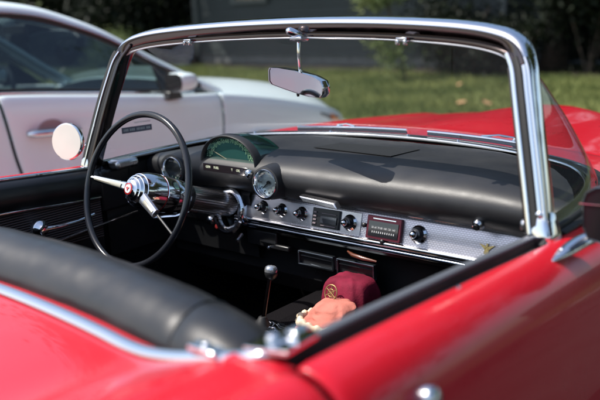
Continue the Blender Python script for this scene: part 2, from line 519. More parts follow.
# glass
top = [p + V((0, .004, 0)) for p in HEADC]
TOPD = resample([p for p in HEADC if p.z > 1.19], 400)
def top_at(j):
    u = (j - n / 2) / (n / 2); a = abs(u)
    q = a / .5 * .86 if a < .5 else .86 + (a - .5) / .5 * .14
    q = max(0, min(1, .5 + .5 * q * (1 if u > 0 else -1)))
    return TOPD[int(round(q * 400))]
ti = [top_at(j) for j in range(n + 1)]
bi = resample(BASEC, n)
bm = B(); rows = []
for k in range(15):
    t = k / 14
    row = []
    for j in range(n + 1):
        u = abs(j - n / 2) / (n / 2)
        a = bi[j]; b = ti[j]
        p = a.lerp(b, t)
        bul = math.sin(PI * t) * (.006 + .008 * math.exp(-((u - .62) / .15) ** 2))
        sx = (1 if j > n / 2 else -1)
        nx = sx * min(1, max(0, (u - .35) / .35)); ny = 1 - .75 * abs(nx)
        p = p + V((nx * bul, ny * bul, 0))
        row.append(p)
    rows.append(row)
GROWS = [[V(p) for p in r] for r in rows]
grid(bm, rows)
WG = obj('windshield_glass', bm, GLASS, car)
# rubber, outer chrome and inner garnish at glass foot
bm = B(); sweep(bm, [p + V((0, 0, -.004)) for p in BASEC], rrect(.022, .014, .005, 2), (0, 0, 1)); obj('windshield_seal', bm, RUBBER, WG)
def inward(p, d, dz):
    q = V((p.x, p.y, 0)) - V((0, -.25, 0)); q.normalize()
    # inward direction roughly towards cockpit centre
    w = V((-p.x / .72 * .9, -max(0, (p.y + .25) / .7) ** .8, 0)); w.normalize()
    return p + w * d + V((0, 0, dz))
bc = [p for p in BASEC if p.y > -.24]
bm = B(); sweep(bm, [inward(p, .020, .002) for p in bc], rrect(.010, .036, .004, 3), (0, 0, 1)); obj('garnish_molding', bm, CHROME, WG)
bm = B()
for x in (-.55, -.3, 0, .17, .42):
    bm = B()
    q = min(bc, key=lambda p: abs(p.x - x) - (p.y > 0) * .0)
    lathe(bm, inward(q, .02, .008), (0, 0, 1), [(0, .006), (.003, .005), (.0045, 0)], 10)
    obj('garnish_screw', bm, CHROME, WG)
bm = B(); sweep(bm, [p + (p - inward(p, 1, 0)).normalized() * .016 + V((0, 0, -.006)) for p in bc], rrect(.010, .018, .004, 3), (0, 0, 1)); obj('reveal_molding', bm, RUBBER, WG)

# wipers
def on_cowl(x, d):
    q = min(BASEC, key=lambda p: abs(p.x - x) + (0 if p.y > .0 else 9))
    return q + (q - inward(q, 1, 0)).normalized() * d
for x0, x1 in ((-.42, -.03), (.02, .40)):
    bm = B()
    pts = [on_cowl(x0 + (x1 - x0) * k / 8, .035 - .0 * k) + V((0, 0, .014)) for k in range(9)]
    tube(bm, pts, .0045, 8)
    w = obj('wiper', bm, CHROME, car)
    bm = B(); tube(bm, [p + V((0, 0, -.008)) for p in pts], .004, 6); obj('wiper_blade', bm, RUBBER, w)
    bm = B()
    piv = on_cowl(x1 - .10 if x1 > .1 else x0 + .12, .09) + V((0, 0, .004))
    lathe(bm, piv, (0, 0, 1), [(-.02, .014), (.004, .013), (.012, .008), (.014, 0)], 16)
    tube(bm, [piv + V((0, 0, .009)), piv.lerp(pts[4], .5) + V((0, 0, .012)), pts[4] + V((0, 0, .003))], .004, 8)
    obj('wiper_arm', bm, CHROME, w)

# rear-view mirror
bm = B()
cen = V((-.006, -.125, 1.150))
ax_n = V((-.24, -.97, -.015)).normalized()
ax_x = V((0, 0, 1)).cross(ax_n) * -1; ax_x.normalize()
if ax_x.x < 0: ax_x = -ax_x
ax_z = ax_x.cross(ax_n); ax_z = ax_z if ax_z.z > 0 else -ax_z
_r = math.radians(4.5); ax_x, ax_z = (ax_x * math.cos(_r) - ax_z * math.sin(_r)), (ax_x * math.sin(_r) + ax_z * math.cos(_r))
ax_x *= 1.22
outl = []
for px, pz in ((-.098, .018), (-.094, .026), (-.06, .030), (0, .031), (.06, .026), (.088, .018), (.096, .004), (.094, -.014), (.086, -.024), (.05, -.028), (0, -.026), (-.05, -.022), (-.088, -.018), (-.097, -.010)):
    outl.append((px, pz))
rows = []
for k, (s_, dd) in enumerate(((.90, .030), (.97, .024), (1.0, .014), (1.0, .002), (.985, -.001), (.95, -.001))):
    rows.append([cen + ax_x * (a * s_) + ax_z * (b * s_) - ax_n * dd for a, b in outl])
vs = grid(bm, rows, closed=True); bm.faces.new(vs[0])
RM = obj('rear_view_mirror', bm, CHROME, car)
bm = B(); bm.faces.new([bm.verts.new(cen + ax_x * (a * .955) + ax_z * (b * .955) - ax_n * .0005) for a, b in outl]); obj('mirror_glass', bm, MIRR, RM, smooth=False)
bm = B(); hb = V((.004, -.105, 1.271))
tube(bm, [hb + V((0, -.01, -.02)), hb + V((.003, -.016, -.05)), V((.004, -.112, 1.175))], .005, 10)
obj('mirror_stem', bm, CHROME, RM)
bm = B()
lathe(bm, hb + V((-.010, -.035, .010)), V((.5, .75, -.42)), [(-.008, 0), (-.006, .008), (0, .012), (.02, .014), (.045, .012), (.055, .006), (.056, 0)], 16, ell=(.8, 1.1))
box(bm, hb + V((.008, -.018, -.010)), (.038, .032, .010))
obj('mirror_bracket', bm, CHROME, RM, bevel=.003)
bm = B(); lathe(bm, cen + ax_z * -.030 + ax_x * .0 - ax_n * .01, (0, 0, -1), [(-.004, .004), (.002, .004), (.006, .003), (.0065, 0)], 10); obj('tilt_lever', bm, BLACK, RM)
# windshield sticker (driver side lower corner)
st = V((-.56, .13, .955))

# ------------------------------------------------------------------ dashboard
PAD = [(.405, .905), (.39, .921), (.30, .9275), (.16, .931), (.05, .9305), (-.005, .925), (-.04, .912), (-.062, .892), (-.070, .868), (-.062, .842), (-.045, .822), (-.026, .811), (-.005, .806), (.02, .80)]
bm = B(); rows = []
def padx(y):   # half-width available at depth y (follows the glass foot)
    return smooth_interp([(-.3, .70), (-.05, .693), (.04, .664), (.12, .635), (.19, .59), (.26, .53), (.33, .42), (.39, .20)], y)
for k, (y, z) in enumerate(PAD):
    w = padx(y)
    row = []
    for j in range(41):
        u = -1 + 2 * j / 40
        x = w * u
        e = max(0, min(1, (abs(x) - .40) / .28))
        dz = -.034 * e * e * max(0, min(1, (y + .06) / .10)) - .012 * e * e
        row.append((x, y + .012 * (x / .68) ** 2 * 0, z + dz))
    rows.append(row)
grid(bm, rows)
DASH = obj('dashboard', bm, PADV, car, sub=1)
# defroster / speaker grille on the dash top
bm = B(); g = [(-.145, .115, .9325), (-.12, .215, .931), (.145, .235, .9305), (.135, .10, .9325)]
prism(bm, g, (0, 0, .0015)); obj('speaker_grille', bm, wave_bump(mat('grille_cloth', (.012, .012, .013), rough=.7), 60, .8, 'X', .002), DASH, smooth=False)
# lower black dash body
LOW = [(-.022, .722), (-.012, .69), (.02, .672), (.03, .64), (.02, .56), (.06, .50), (.3, .44)]
bm = B(); grid(bm, [[(x, y, z) for x in [-.68 + 1.36 * k / 12 for k in range(13)]] for y, z in LOW]); obj('lower_dash', bm, BLACK, DASH)
# left side of the dash: fill behind the column
bm = B(); grid(bm, [[(x, y, z) for x in (-.68, -.5, -.28)] for y, z in ((0, .83), (-.03, .80), (-.02, .75), (.0, .70), (.0, .6))]); obj('column_panel', bm, BLACK, DASH)
# embossed metal strip
SX0, SX1 = -.335, .665
bm = B(); rows = []
for y, z in ((-.004, .808), (-.010, .803), (-.014, .798), (-.020, .77), (-.028, .742), (-.030, .736)):
    rows.append([(SX0 + (SX1 - SX0) * k / 20, y, z) for k in range(21)])
grid(bm, rows)
ST = obj('instrument_strip', bm, STRIP, DASH)
bm = B(); sweep(bm, [(SX0, -.036, .7295), (0, -.036, .7295), (SX1, -.036, .7295)], rrect(.014, .014, .005, 3), (0, 1, 0)); obj('strip_lip', bm, CHROME, ST)
bm = B(); sweep(bm, [(SX0, -.034, .7130), (SX1, -.034, .7130)], rrect(.018, .014, .005, 3), (0, 1, 0)); obj('lower_lip', bm, mat('dark_chrome', (.16, .19, .25), rough=.15, metal=1), ST)
bm = B(); sweep(bm, [(SX0, -.008, .8075), (SX1, -.008, .8075)], rrect(.006, .004, .0015, 2), (0, 1, 0)); obj('upper_bead', bm, CHROME, ST)
def P_strip(x, v):  # v 0 bottom .. 1 top on strip face
    return V((x, -.030 + .016 * v, .736 + .062 * v))
SN = V((0, -.968, .25)).normalized()
SU = V((0, .25, .968)).normalized()
XX = V((1, 0, 0))
def plate(x0, x1, v0, v1, d, m, name, parent, bev=.002):
    bm = B(); prism(bm, [P_strip(x0, v0), P_strip(x1, v0), P_strip(x1, v1), P_strip(x0, v1)], SN * d); return obj(name, bm, m, parent, bevel=bev, smooth=False)
def knob(x, v, r, name='control_knob', cap=True):
    p = P_strip(x, v)
    bm = B(); lathe(bm, p, SN, [(-.002, r * 1.25), (.003, r * 1.22), (.006, r * 1.02), (.008, r * .9)], 24); k_ = obj(name, bm, CHROME, ST)
    bm = B(); lathe(bm, p + SN * .006, SN, [(0, r * .95), (.008, r * .9), (.014, r * .72), (.016, r * .4)], 24); obj('knob_skirt', bm, WHEELP, k_)
    bm = B(); lathe(bm, p + SN * .020, SN, [(0, r * .42), (.004, r * .5), (.010, r * .52), (.016, r * .36), (.019, 0)], 16); obj('knob_cap', bm, CHROME, k_)
for x in (-.232, -.160, -.085):
    knob(x, .54, .0165)
knob(.082, .50, .0185); knob(.296, .50, .0195)
plate(SX0 + .005, .118, .03, .97, .0015, BRUSHED, 'plain_facing', ST, .0005)
# heater panel
hp_ = plate(-.043, .050, .10, .92, .008, BLACK, 'heater_panel', ST)
bm = B()
for v0, v1 in ((.30, .60),):
    prism(bm, [P_strip(-.012, v0) + SN * .008, P_strip(.043, v0) + SN * .008, P_strip(.043, v1) + SN * .008, P_strip(-.012, v1) + SN * .008], SN * .003)
obj('heater_window', bm, mat('smoked', (.03, .035, .045), rough=.15, coat=1), hp_, smooth=False)
bm = B()
for k in range(4): box(bm, P_strip(-.032, .25 + .16 * k) + SN * .010, (.010, .002, .004), (XX, SN, SU))
box(bm, P_strip(.016, .20) + SN * .010, (.05, .002, .0015), (XX, SN, SU)); box(bm, P_strip(.016, .72) + SN * .010, (.05, .002, .0015), (XX, SN, SU))
obj('heater_marks', bm, mat('dim_grey', (.25, .2, .22), rough=.5), hp_, smooth=False)
# radio
rd = plate(.142, .248, .02, .98, .010, DARKCHROME, 'radio', ST)
plate_b = B(); prism(plate_b, [P_strip(.150, .14) + SN * .010, P_strip(.241, .14) + SN * .010, P_strip(.241, .76) + SN * .010, P_strip(.150, .76) + SN * .010], SN * .002)
obj('radio_dial', plate_b, mat('radio_black', (.01, .01, .012), rough=.12, coat=1), rd, smooth=False)
text_mesh('radio_numerals', '55 60 70 80 100 120 160', .0072, mat('radio_white', (.6, .6, .6), rough=.5), rd, P_strip(.197, .50) + SN * .0130, XX, SU)
bm = B()
for k in range(11): box(bm, P_strip(.164 + .0066 * k, .32) + SN * .0130, (.0032, .001, .005), (XX, SN, SU))
obj('radio_ticks', bm, mat('radio_grey', (.4, .4, .4), rough=.5), rd, smooth=False)
bm = B(); box(bm, P_strip(.197, .87) + SN * .011, (.07, .002, .0025), (XX, SN, SU)); obj('radio_bar', bm, CHROME, rd, smooth=False)
for x in (.135, .197):
    bm = B(); lathe(bm, P_strip(x, .52 if x < .15 else -.02) + SN * .006, SN, [(0, .006), (.008, .006), (.010, .004), (.011, 0)], 14); obj('radio_pin', bm, BLACK, rd)
# gold bird emblem
bm = B()
e = P_strip(.485, .38) + SN * .001
for pts in ([(-.020, .012), (-.004, -.002), (0, .006), (-.012, .010)], [(.020, .012), (.012, .010), (0, .006), (.004, -.002)], [(-.005, .004), (.005, .004), (.006, -.010), (0, -.015), (-.006, -.010)], [(-.002, .006), (.002, .006), (.002, .014), (-.002, .014)]):
    prism(bm, [e + XX * a + SU * b for a, b in pts], SN * .003)
obj('bird_emblem', bm, GOLD, ST, smooth=False)
# ash tray pull
bm = B()
prism(bm, [(-.045, -.062, .842), (.075, -.062, .836), (.088, -.064, .820), (-.028, -.064, .827)], (0, -.022, -.003))
obj('ashtray_pull', bm, BRUSHED, DASH, bevel=.003)
# glovebox lock
bm = B(); lathe(bm, (.478, -.056, .829), (0, -1, -.25), [(0, .015), (.006, .015), (.010, .012), (.014, .010), (.016, .004), (.0162, 0)], 20); lk = obj('glovebox_lock', bm, CHROME, DASH)
bm = B(); lathe(bm, (.478, -.071, .8255), (0, -1, -.25), [(0, .007), (.003, .006), (.0032, 0)], 14); obj('lock_face', bm, BLACK, lk)
# vents below
def vent(x0, x1, z0, z1, y, name='air_vent'):
    bm = B()
    w = .0042
    for a, b, c, d in ((x0, x1, z0, z0 + w), (x0, x1, z1 - w, z1), (x0, x0 + w, z0 + w, z1 - w), (x1 - w, x1, z0 + w, z1 - w)):
        box(bm, ((a + b) / 2, y, (c + d) / 2), (b - a, .014, d - c))
    v = obj(name, bm, mat('vent_frame', (.20, .23, .27), rough=.35, metal=1), DASH, bevel=.0015, smooth=False)
    bm = B(); box(bm, ((x0 + x1) / 2, y + .012, (z0 + z1) / 2), (x1 - x0 - .01, .02, z1 - z0 - .01)); obj('vent_core', bm, BLACK, v, smooth=False)
    bm = B()
    box(bm, ((x0 + x1) / 2, y + .001, z0 + (z1 - z0) * .66), (x1 - x0 - .016, .010, .0015))
    obj('vent_louver', bm, mat('louver', (.03, .033, .04), rough=.3, metal=.5), v, smooth=False)
vent(-.095, .030, .622, .664, -.03); vent(.042, .166, .620, .664, -.03)
bm = B(); tube(bm, [(.085, -.040, .692), (.11, -.052, .689), (.145, -.054, .686), (.185, -.050, .683)], .0055, 10, scale=[.5, 1, 1, .5]); obj('reflection_bar', bm, AMBERREFL, DASH)  # amber reflection in the chrome, built as a small bar
# black modules under the dash, left of vents
bm = B(); box(bm, (-.245, .0, .672), (.12, .05, .05)); box(bm, (-.17, -.02, .655), (.07, .02, .016)); obj('under_dash_box', bm, BLACK, DASH, bevel=.004)
bm = B(); box(bm, (-.215, -.030, .664), (.055, .004, .0035)); lathe(bm, (-.205, -.03, .652), (0, -1, 0), [(0, .006), (.012, .006), (.014, 0)], 10); obj('under_dash_switch', bm, CHROME, DASH, smooth=False)

# gauges
def gauge(c, ax, r, pod, rim, face, name, needle=None, depth=.07, podm=PADV, marks=True, glassm=CLOCKG, needlem=None):
    c = V(c); u, v, w = basis(ax)
    right = w.cross(u) * 1
    bm = B(); lathe(bm, c, ax, [(-depth, pod * 1.15), (-.02, pod * 1.05), (.002, pod), (.010, pod * .97), (.012, rim * 1.02), (.006, rim)], 36); g_ = obj(name, bm, podm, DASH)
    bm = B(); lathe(bm, c, ax, [(.004, rim * 1.04), (.011, rim * 1.03), (.014, rim * .98), (.012, rim * .93), (-.006, r), (-.010, r * .99)], 36); obj('gauge_bezel', bm, CHROME, g_)
    bm = B(); lathe(bm, c + w * -.008, ax, [(0, 0), (0, r)], 36); obj('gauge_face', bm, face, g_)
    if marks:
        bm = B()
        for k in range(12):
            a = 2 * PI * k / 12
            d = u * math.cos(a) + v * math.sin(a); t = w.cross(d)
            box(bm, c + w * -.0065 + d * r * .84, (r * .16, .0022, .001), (d, t, w))
        obj('gauge_ticks', bm, CREAM if face is FACE else BLACK, g_, smooth=False)
    if needle is not None:
        bm = B(); a = needle; d = u * math.cos(a) + v * math.sin(a); t = w.cross(d)
        box(bm, c + w * -.004 + d * r * .3, (r * .95, .0028, .0012), (d, t, w)); lathe(bm, c + w * -.005, ax, [(0, .006), (.003, .005), (.0032, 0)], 12)
        obj('gauge_needle', bm, needlem or YELLOW, g_, smooth=False)
    bm = B(); rows_ = [(0.004 * math.cos(k / 5 * PI / 2) + .0, rim * .93 * math.sin(k / 5 * PI / 2)) for k in range(6)]
    lathe(bm, c + w * .004, ax, rows_, 36); obj('gauge_glass', bm, glassm, g_)
    return g_
gauge((-.162, -.078, .861), (.05, -1, .04), .035, .048, .0405, SILVERF, 'clock', needle=2.3, podm=PADV, needlem=BLACK)
gauge((-.566, -.064, .858), (.12, -1, .04), .034, .050, .040, FACE, 'tachometer', needle=-1.0)
# binnacle: hood, dial, lens
bx, by, bz = -.337, -.048, .900
def arch(cx, y, z0, hw, h, n_=24, a0=0, a1=PI):
    return [V((cx + hw * math.cos(a0 + (a1 - a0) * k / n_), y, z0 + h * math.sin(a0 + (a1 - a0) * k / n_))) for k in range(n_ + 1)]
bm = B()
rows = [arch(bx, by - .001, bz - .004, .104, .076), arch(bx, by - .008, bz - .004, .108, .080), arch(bx, by - .011, bz - .004, .111, .082), arch(bx, by - .004, bz - .004, .117, .087),
        arch(bx + .001, by + .018, bz - .004, .117, .0865)]
grid(bm, rows)
grid(bm, [arch(bx + .001, by + .018, bz - .004, .117, .0865, 5, 0, .38), arch(bx + .004, by + .115, bz - .004, .108, .068, 5, 0, .38)])
grid(bm, [arch(bx + .001, by + .018, bz - .004, .117, .0865, 5, PI - .38, PI), arch(bx + .004, by + .115, bz - .004, .108, .068, 5, PI - .38, PI)])
grid(bm, [arch(bx + .004, by + .115, bz - .004, .108, .068), arch(bx + .006, by + .15, bz - .004, .09, .045), arch(bx + .006, by + .17, bz - .004, .06, .02)])
BN = obj('speedometer', bm, PADV, DASH, sub=1)
bm = B(); grid(bm, [arch(bx, by + .008, bz - .002, .078, .052), arch(bx, by + .008, bz - .002, .002, .002)]); obj('speedometer_dial', bm, GREENF, BN, smooth=False)
bm = B(); grid(bm, [arch(bx, by + .0083, bz - .002, .078, .052), arch(bx, by + .0083, bz - .002, .105, .077)]); obj('dial_ring', bm, glass('dial_ring', (.34, .56, .52), ior=1.5, haze=.35, hazec=(.06, .17, .15)), BN, smooth=False)
for k, tx in enumerate(('0', '10', '20', '30', '40', '50', '60', '70', '80', '90', '100', '110', '120', '130')):
    a = PI - (.10 + (PI - .2) * k / 13)
    p = V((bx + .086 * math.cos(a), by + .0065, bz + .0610 * math.sin(a)))
    text_mesh('speed_numeral', tx, .0170, NUMERAL, BN, p, (1, 0, 0), (0, 0, 1))
bm = B()
for k in range(40):
    a = PI - (.06 + (PI - .12) * k / 39)
    d = V((math.cos(a), 0, .72 * math.sin(a))).normalized()
    p = V((bx + .0985 * math.cos(a), by + .0068, bz + .0720 * math.sin(a)))
    t = V((0, 1, 0)).cross(d)
    box(bm, p, (.004, .0012, .001), (d, t, V((0, 1, 0))))
obj('speed_ticks', bm, NUMERAL, BN, smooth=False)
bm = B(); p0 = V((bx - .01, by + .005, bz + .004)); p1 = V((bx - .078, by + .005, bz + .030)); tube(bm, [p0, p1], .0011, 6); obj('speed_needle', bm, mat('needle', (.5, .3, .22), rough=.4), BN)
bm = B(); bm.faces.new([bm.verts.new(p) for p in arch(bx, by + .000, bz - .002, .105, .077)]); obj('speedometer_lens', bm, TEAL, BN, smooth=False)
bm = B(); grid(bm, [arch(bx + .001, by + .018, bz - .0042, .1165, .0862, 20, .38, PI - .38), arch(bx + .002, by + .075, bz - .0042, .113, .0785, 20, .38, PI - .38), arch(bx + .004, by + .115, bz - .0042, .1078, .0678, 20, .38, PI - .38)]); obj('clear_top', bm, glass('teal_plastic', (.62, .92, .86), ior=1.5, haze=.10, hazec=(.05, .30, .26)), BN)
# warning-light box under the dial
bm = B()
fr = [V((x, y, z)) for x, y, z in ((bx - .118, by - .004, bz - .004), (bx + .118, by - .004, bz - .004), (bx + .122, by - .018, bz - .03), (bx + .10, by - .014, bz - .052), (bx - .10, by - .014, bz - .052), (bx - .122, by - .018, bz - .03))]
prism(bm, fr, (0, .10, 0))
WB = obj('warning_panel', bm, BLACK, BN, bevel=.006)
bm = B(); wn = V((0, -.87, .48)).normalized()
box(bm, (bx, by - .018, bz - .019), (.185, .003, .024)); obj('warning_window', bm, mat('warning_black', (.02, .015, .018), rough=.15, coat=1), BN, bevel=.001)
text_mesh('warning_text', 'GEN', .010, CREAM, BN, (bx - .070, by - .0205, bz - .018), (1, 0, 0), (0, 0, 1))
text_mesh('warning_text', 'FUEL', .010, CREAM, BN, (bx - .035, by - .0205, bz - .018), (1, 0, 0), (0, 0, 1))
text_mesh('warning_text', 'T', .010, CREAM, BN, (bx + .030, by - .0205, bz - .018), (1, 0, 0), (0, 0, 1))
text_mesh('warning_text', 'OIL', .010, CREAM, BN, (bx + .055, by - .0205, bz - .018), (1, 0, 0), (0, 0, 1))
bm = B(); lathe(bm, (bx + .098, by - .020, bz - .022), (0, -1, .1), [(0, .014), (.006, .013), (.010, .009), (.011, .005), (.006, .004), (.006, 0)], 18); obj('trip_knob', bm, CHROME, BN)

# ------------------------------------------------------------------ steering
t_ = math.radians(18.6)
WC = V((-.361, -.384, .881)); AXD = V((0, math.cos(t_), -math.sin(t_))); E2 = V((0, math.sin(t_), math.cos(t_))); E1 = V((1, 0, 0))
bm = B()
R = .2045; N_ = 96; rows = []
for k in range(N_):
    a = 2 * PI * k / N_
    d = E1 * math.cos(a) + E2 * math.sin(a)
    rows.append([WC + d * (R + .0090 * math.cos(2 * PI * j / 14)) + AXD * (.0092 * math.sin(2 * PI * j / 14)) for j in range(14)])
rows.append(rows[0]); grid(bm, rows, closed=True)
SW = obj('steering_wheel', bm, WHEELP, car, angle=80)
for ang, cut in ((176, .90), (-29, .54)):
    a = math.radians(ang); d = E1 * math.cos(a) + E2 * math.sin(a); tt = AXD.cross(d)
    def spk(r0, r1, w0, w1, th, off0, off1):
        bm = B(); rr = []
        for k in range(9):
            t = k / 8; r = r0 + (r1 - r0) * t; w = w0 + (w1 - w0) * t; o = off0 + (off1 - off0) * t
            rr.append([WC + d * r + AXD * o + tt * (a_ * w) + AXD * (b_ * th) for a_, b_ in ((-.5, 0), (-.42, -.6), (0, -1), (.42, -.6), (.5, 0), (.42, .8), (0, 1), (-.42, .8))])
        vs = grid(bm, rr, closed=True); bm.faces.new(vs[0]); bm.faces.new(list(reversed(vs[-1])))
        return bm
    s1 = obj('spoke', spk(.02, .2 * cut, .030 if ang > 0 else .036, .017 if ang > 0 else .026, .008, .004, .002), BRUSHED if ang < 0 else CHROME, SW)
    obj('spoke_inlay', spk(.055, .2 * cut - .006, .012, .008, .004, -.003, -.004), IVORY, s1)
    obj('spoke_arm', spk(.2 * cut - .02, .2045, .012 if ang > 0 else .007, .010 if ang > 0 else .007, .005 if ang > 0 else .003, .006, .0), BLACK if ang < 0 else CHROME, s1)
# hub
prof = [(-.042, 0), (-.042, .015), (-.039, .017), (-.036, .022), (-.035, .0255), (-.030, .030), (-.029, .033), (-.022, .0375), (-.021, .040), (-.012, .0435), (-.011, .0455), (.0, .0485), (.012, .0510), (.030, .0525), (.050, .0530), (.052, .050), (.055, .050), (.057, .0525), (.090, .0505), (.098, .0485), (.101, .0485), (.104, .0495), (.135, .0470), (.15, .044)]
HO = WC + AXD * .02
bm = B(); lathe(bm, HO, AXD, prof, 48); HB = obj('hub', bm, CHROME, SW, angle=25)
bm = B(); lathe(bm, HO + AXD * -.0425, AXD * -1, [(-.001, .0155), (.001, .0155), (.002, .013)], 28); obj('badge_ring', bm, REDBADGE, HB)
bm = B(); lathe(bm, HO + AXD * -.0435, AXD * -1, [(-.001, .0125), (.0012, .0115), (.0022, 0)], 24); obj('badge_center', bm, mat('badge_white', (.75, .72, .7), rough=.25, coat=1), HB)
bm = B()
for w_ in (.5,): 
    bb = HO + AXD * -.0462
    prism(bm, [bb + E1 * a + E2 * b for a, b in ((-.008, .005), (-.002, -.001), (0, -.007), (.002, -.001), (.008, .005), (.002, .003), (0, .006), (-.002, .003))], AXD * -.0008)
obj('badge_bird', bm, REDBADGE, HB, smooth=False)
for s_ in (.0535, .0995):
    bm = B(); lathe(bm, HO + AXD * s_, AXD, [(-.0018, .0500), (-.0010, .0518), (.0010, .0518), (.0018, .0500)] if s_ < .06 else [(-.0018, .0482), (-.0010, .0496), (.0010, .0496), (.0018, .0482)], 40); obj('hub_band', bm, REDBADGE if s_ < .06 else RUBBER, HB)
# column (ribbed) and collar
bm = B(); rows = []
u_, v_, w_ = basis(AXD)
for s_, q in ((.150, .030), (.151, .0365), (.16, .0378), (.30, .0375), (.345, .0365), (.352, .034), (.358, .028), (.43, .027)):
    rows.append([HO + AXD * s_ + (u_ * math.cos(2 * PI * j / 144) + v_ * math.sin(2 * PI * j / 144)) * (q - (.0026 if j % 4 == 0 and q > .034 else 0)) for j in range(144)])
grid(bm, rows, closed=True); COL = obj('steering_column', bm, RIBMETAL, car, angle=60)
bm = B(); lathe(bm, HO + AXD * .150, AXD, [(-.004, .038), (-.002, .044), (.010, .045), (.016, .042), (.018, .036)], 40); obj('column_ring', bm, BLACK, COL)
bm = B()
# flared dash collar (big chrome ring)
cc = V((-.347, -.045, .748))
lathe(bm, cc, V((.04, -.98, .2)), [(-.05, .048), (-.014, .058), (.000, .0655), (.010, .0650), (.016, .0590), (.016, .0520), (.008, .0455), (-.02, .0410)], 44, ell=(1.1, .92)); obj('column_collar', bm, CHROME, COL)
# signal lever and ignition under column
bm = B(); tube(bm, [(-.40, -.15, .765), (-.44, -.18, .75), (-.50, -.2, .742)], .004, 8); lathe(bm, (-.50, -.2, .742), (-.7, -.25, -.1), [(0, .005), (.006, .008), (.014, .006), (.016, 0)], 12); obj('signal_lever', bm, CHROME, COL)
bm = B(); lathe(bm, (-.455, -.03, .700), (0, -1, .1), [(-.03, .016), (0, .016), (.006, .012), (.008, .006), (.0085, 0)], 18); obj('light_switch', bm, CHROME, DASH)
bm = B(); lathe(bm, (-.402, -.045, .692), (.1, -1, .1), [(0, .007), (.008, .008), (.011, .006), (.012, 0)], 16); obj('choke_knob', bm, mat('dull_red', (.22, .02, .02), rough=.4), DASH)
bm = B(); tube(bm, [(-.39, -.03, .705), (-.36, -.06, .695), (-.33, -.07, .70), (-.31, -.05, .715)], .007, 10); lathe(bm, (-.30, -.05, .682), (.2, -1, -.5), [(0, .006), (.02, .005), (.03, .007), (.034, 0)], 12); obj('column_bracket', bm, BRUSHED, DASH)

# ------------------------------------------------------------------ interior tub
bm = B()
fl = .30
rows = [[(x, y, z) for x, z in ((-.70, .78), (-.69, .4), (-.66, fl), (-.16, fl), (-.13, fl + .16), (-.08, fl + .225), (0, fl + .240), (.08, fl + .225), (.13, fl + .16), (.16, fl), (.66, fl), (.69, .4), (.70, .78))] for y in (-1.0, -.5, 0, .40)]
grid(bm, rows)
vs = [(-.70, .40, .92), (.70, .40, .92), (.70, .40, fl), (-.70, .40, fl)]
bm.faces.new([bm.verts.new(V(p) + V((0, .002, -.03))) for p in vs])
bm.faces.new([bm.verts.new(V(p)) for p in ((-.70, -1.0, .84), (.70, -1.0, .84), (.70, -1.0, fl), (-.70, -1.0, fl))])
obj('cabin_floor', bm, CARPET, car, smooth=False)
# door inner trim
for s, dr in ((1, DOOR_R), (-1, DOOR_L)):
    ys = [-1.018 + .75 * k / 10 for k in range(11)]
    def rowz(x, d): return [(s * x, y, belt(y) - d) for y in ys]
    # window slot (black), garnish rail
    bm = B(); grid(bm, [rowz(.742, .006), rowz(.738, .016), rowz(.716, .016), rowz(.712, .004)]); obj('window_slot', bm, RUBBER, dr, smooth=False)
    bm = B(); sweep(bm, [(s * .7035, y, belt(y) - .001) for y in ys], rrect(.010, .017, .004, 3), (0, 0, 1)); obj('door_rail', bm, mat('rail_vinyl', (.10, .11, .13), rough=.3) if s == 1 else CHROME, dr)
    # vinyl roll
    bm = B(); grid(bm, [rowz(.700, .004), rowz(.684, .010), rowz(.672, .028), rowz(.668, .055), rowz(.672, .082), rowz(.682, .092)]); obj('door_pad', bm, VINYL, dr)
    bm = B(); grid(bm, [rowz(.682, .090), rowz(.680, .20), rowz(.68, .215)]); obj('door_panel', bm, PANEL, dr)
    bm = B(); grid(bm, [rowz(.681, .213), rowz(.680, .40), rowz(.69, .60)]); obj('lower_panel', bm, BLACK, dr)
    bm = B(); sweep(bm, [(s * .678, y, belt(y) - .092) for y in ys], rrect(.007, .006, .002, 2), (0, 0, 1)); obj('upper_trim_bead', bm, CHROME, dr)
    zz = [(-1.0, .60), (-.75, .625), (-.438, .700), (-.30, .712), (-.138, .724)] if s < 0 else [(-1.0, .70), (-.27, .70)]
    bm = B(); sweep(bm, [(s * .675, y, z) for y, z in zz], rrect(.008, .008, .003, 2), (0, 0, 1)); obj('lower_trim_bead', bm, CHROME, dr)
    # window crank
    cxy = V((s * .672, -.49, .752))
    bm = B(); lathe(bm, cxy, (-s, 0, .0), [(-.01, .028), (.004, .028), (.010, .024), (.018, .016), (.026, .013), (.028, 0)], 28); wc = obj('door_handle', bm, CHROME, dr)
    bm = B(); tube(bm, [cxy + V((-s * .018, .0, 0)), cxy + V((-s * .026, .05, -.002)), cxy + V((-s * .028, .11, .0)), cxy + V((-s * .024, .17, .006))], .0075, 12, scale=[1.3, .9, .8, .9]); obj('handle_lever', bm, CHROME, wc)
# kick panel / pillar base inside, left
for s in (1, -1):
    bm = B(); box(bm, (s * .70, -.20, .81), (.03, .12, .13)); obj('pillar_base_trim', bm, BLACK, car, bevel=.01)
    bm = B(); box(bm, (s * .672, -.175, .888), (.05, .085, .030)); obj('pillar_corner', bm, BRUSHED, car, bevel=.010)
    bm = B(); grid(bm, [[(s * x, y, z) for y in (-.24, -.15, -.05, .05, .15)] for x, z in ((.715, .885), (.70, .875), (.695, .80), (.69, .60))]); obj('kick_panel', bm, BLACK, car)

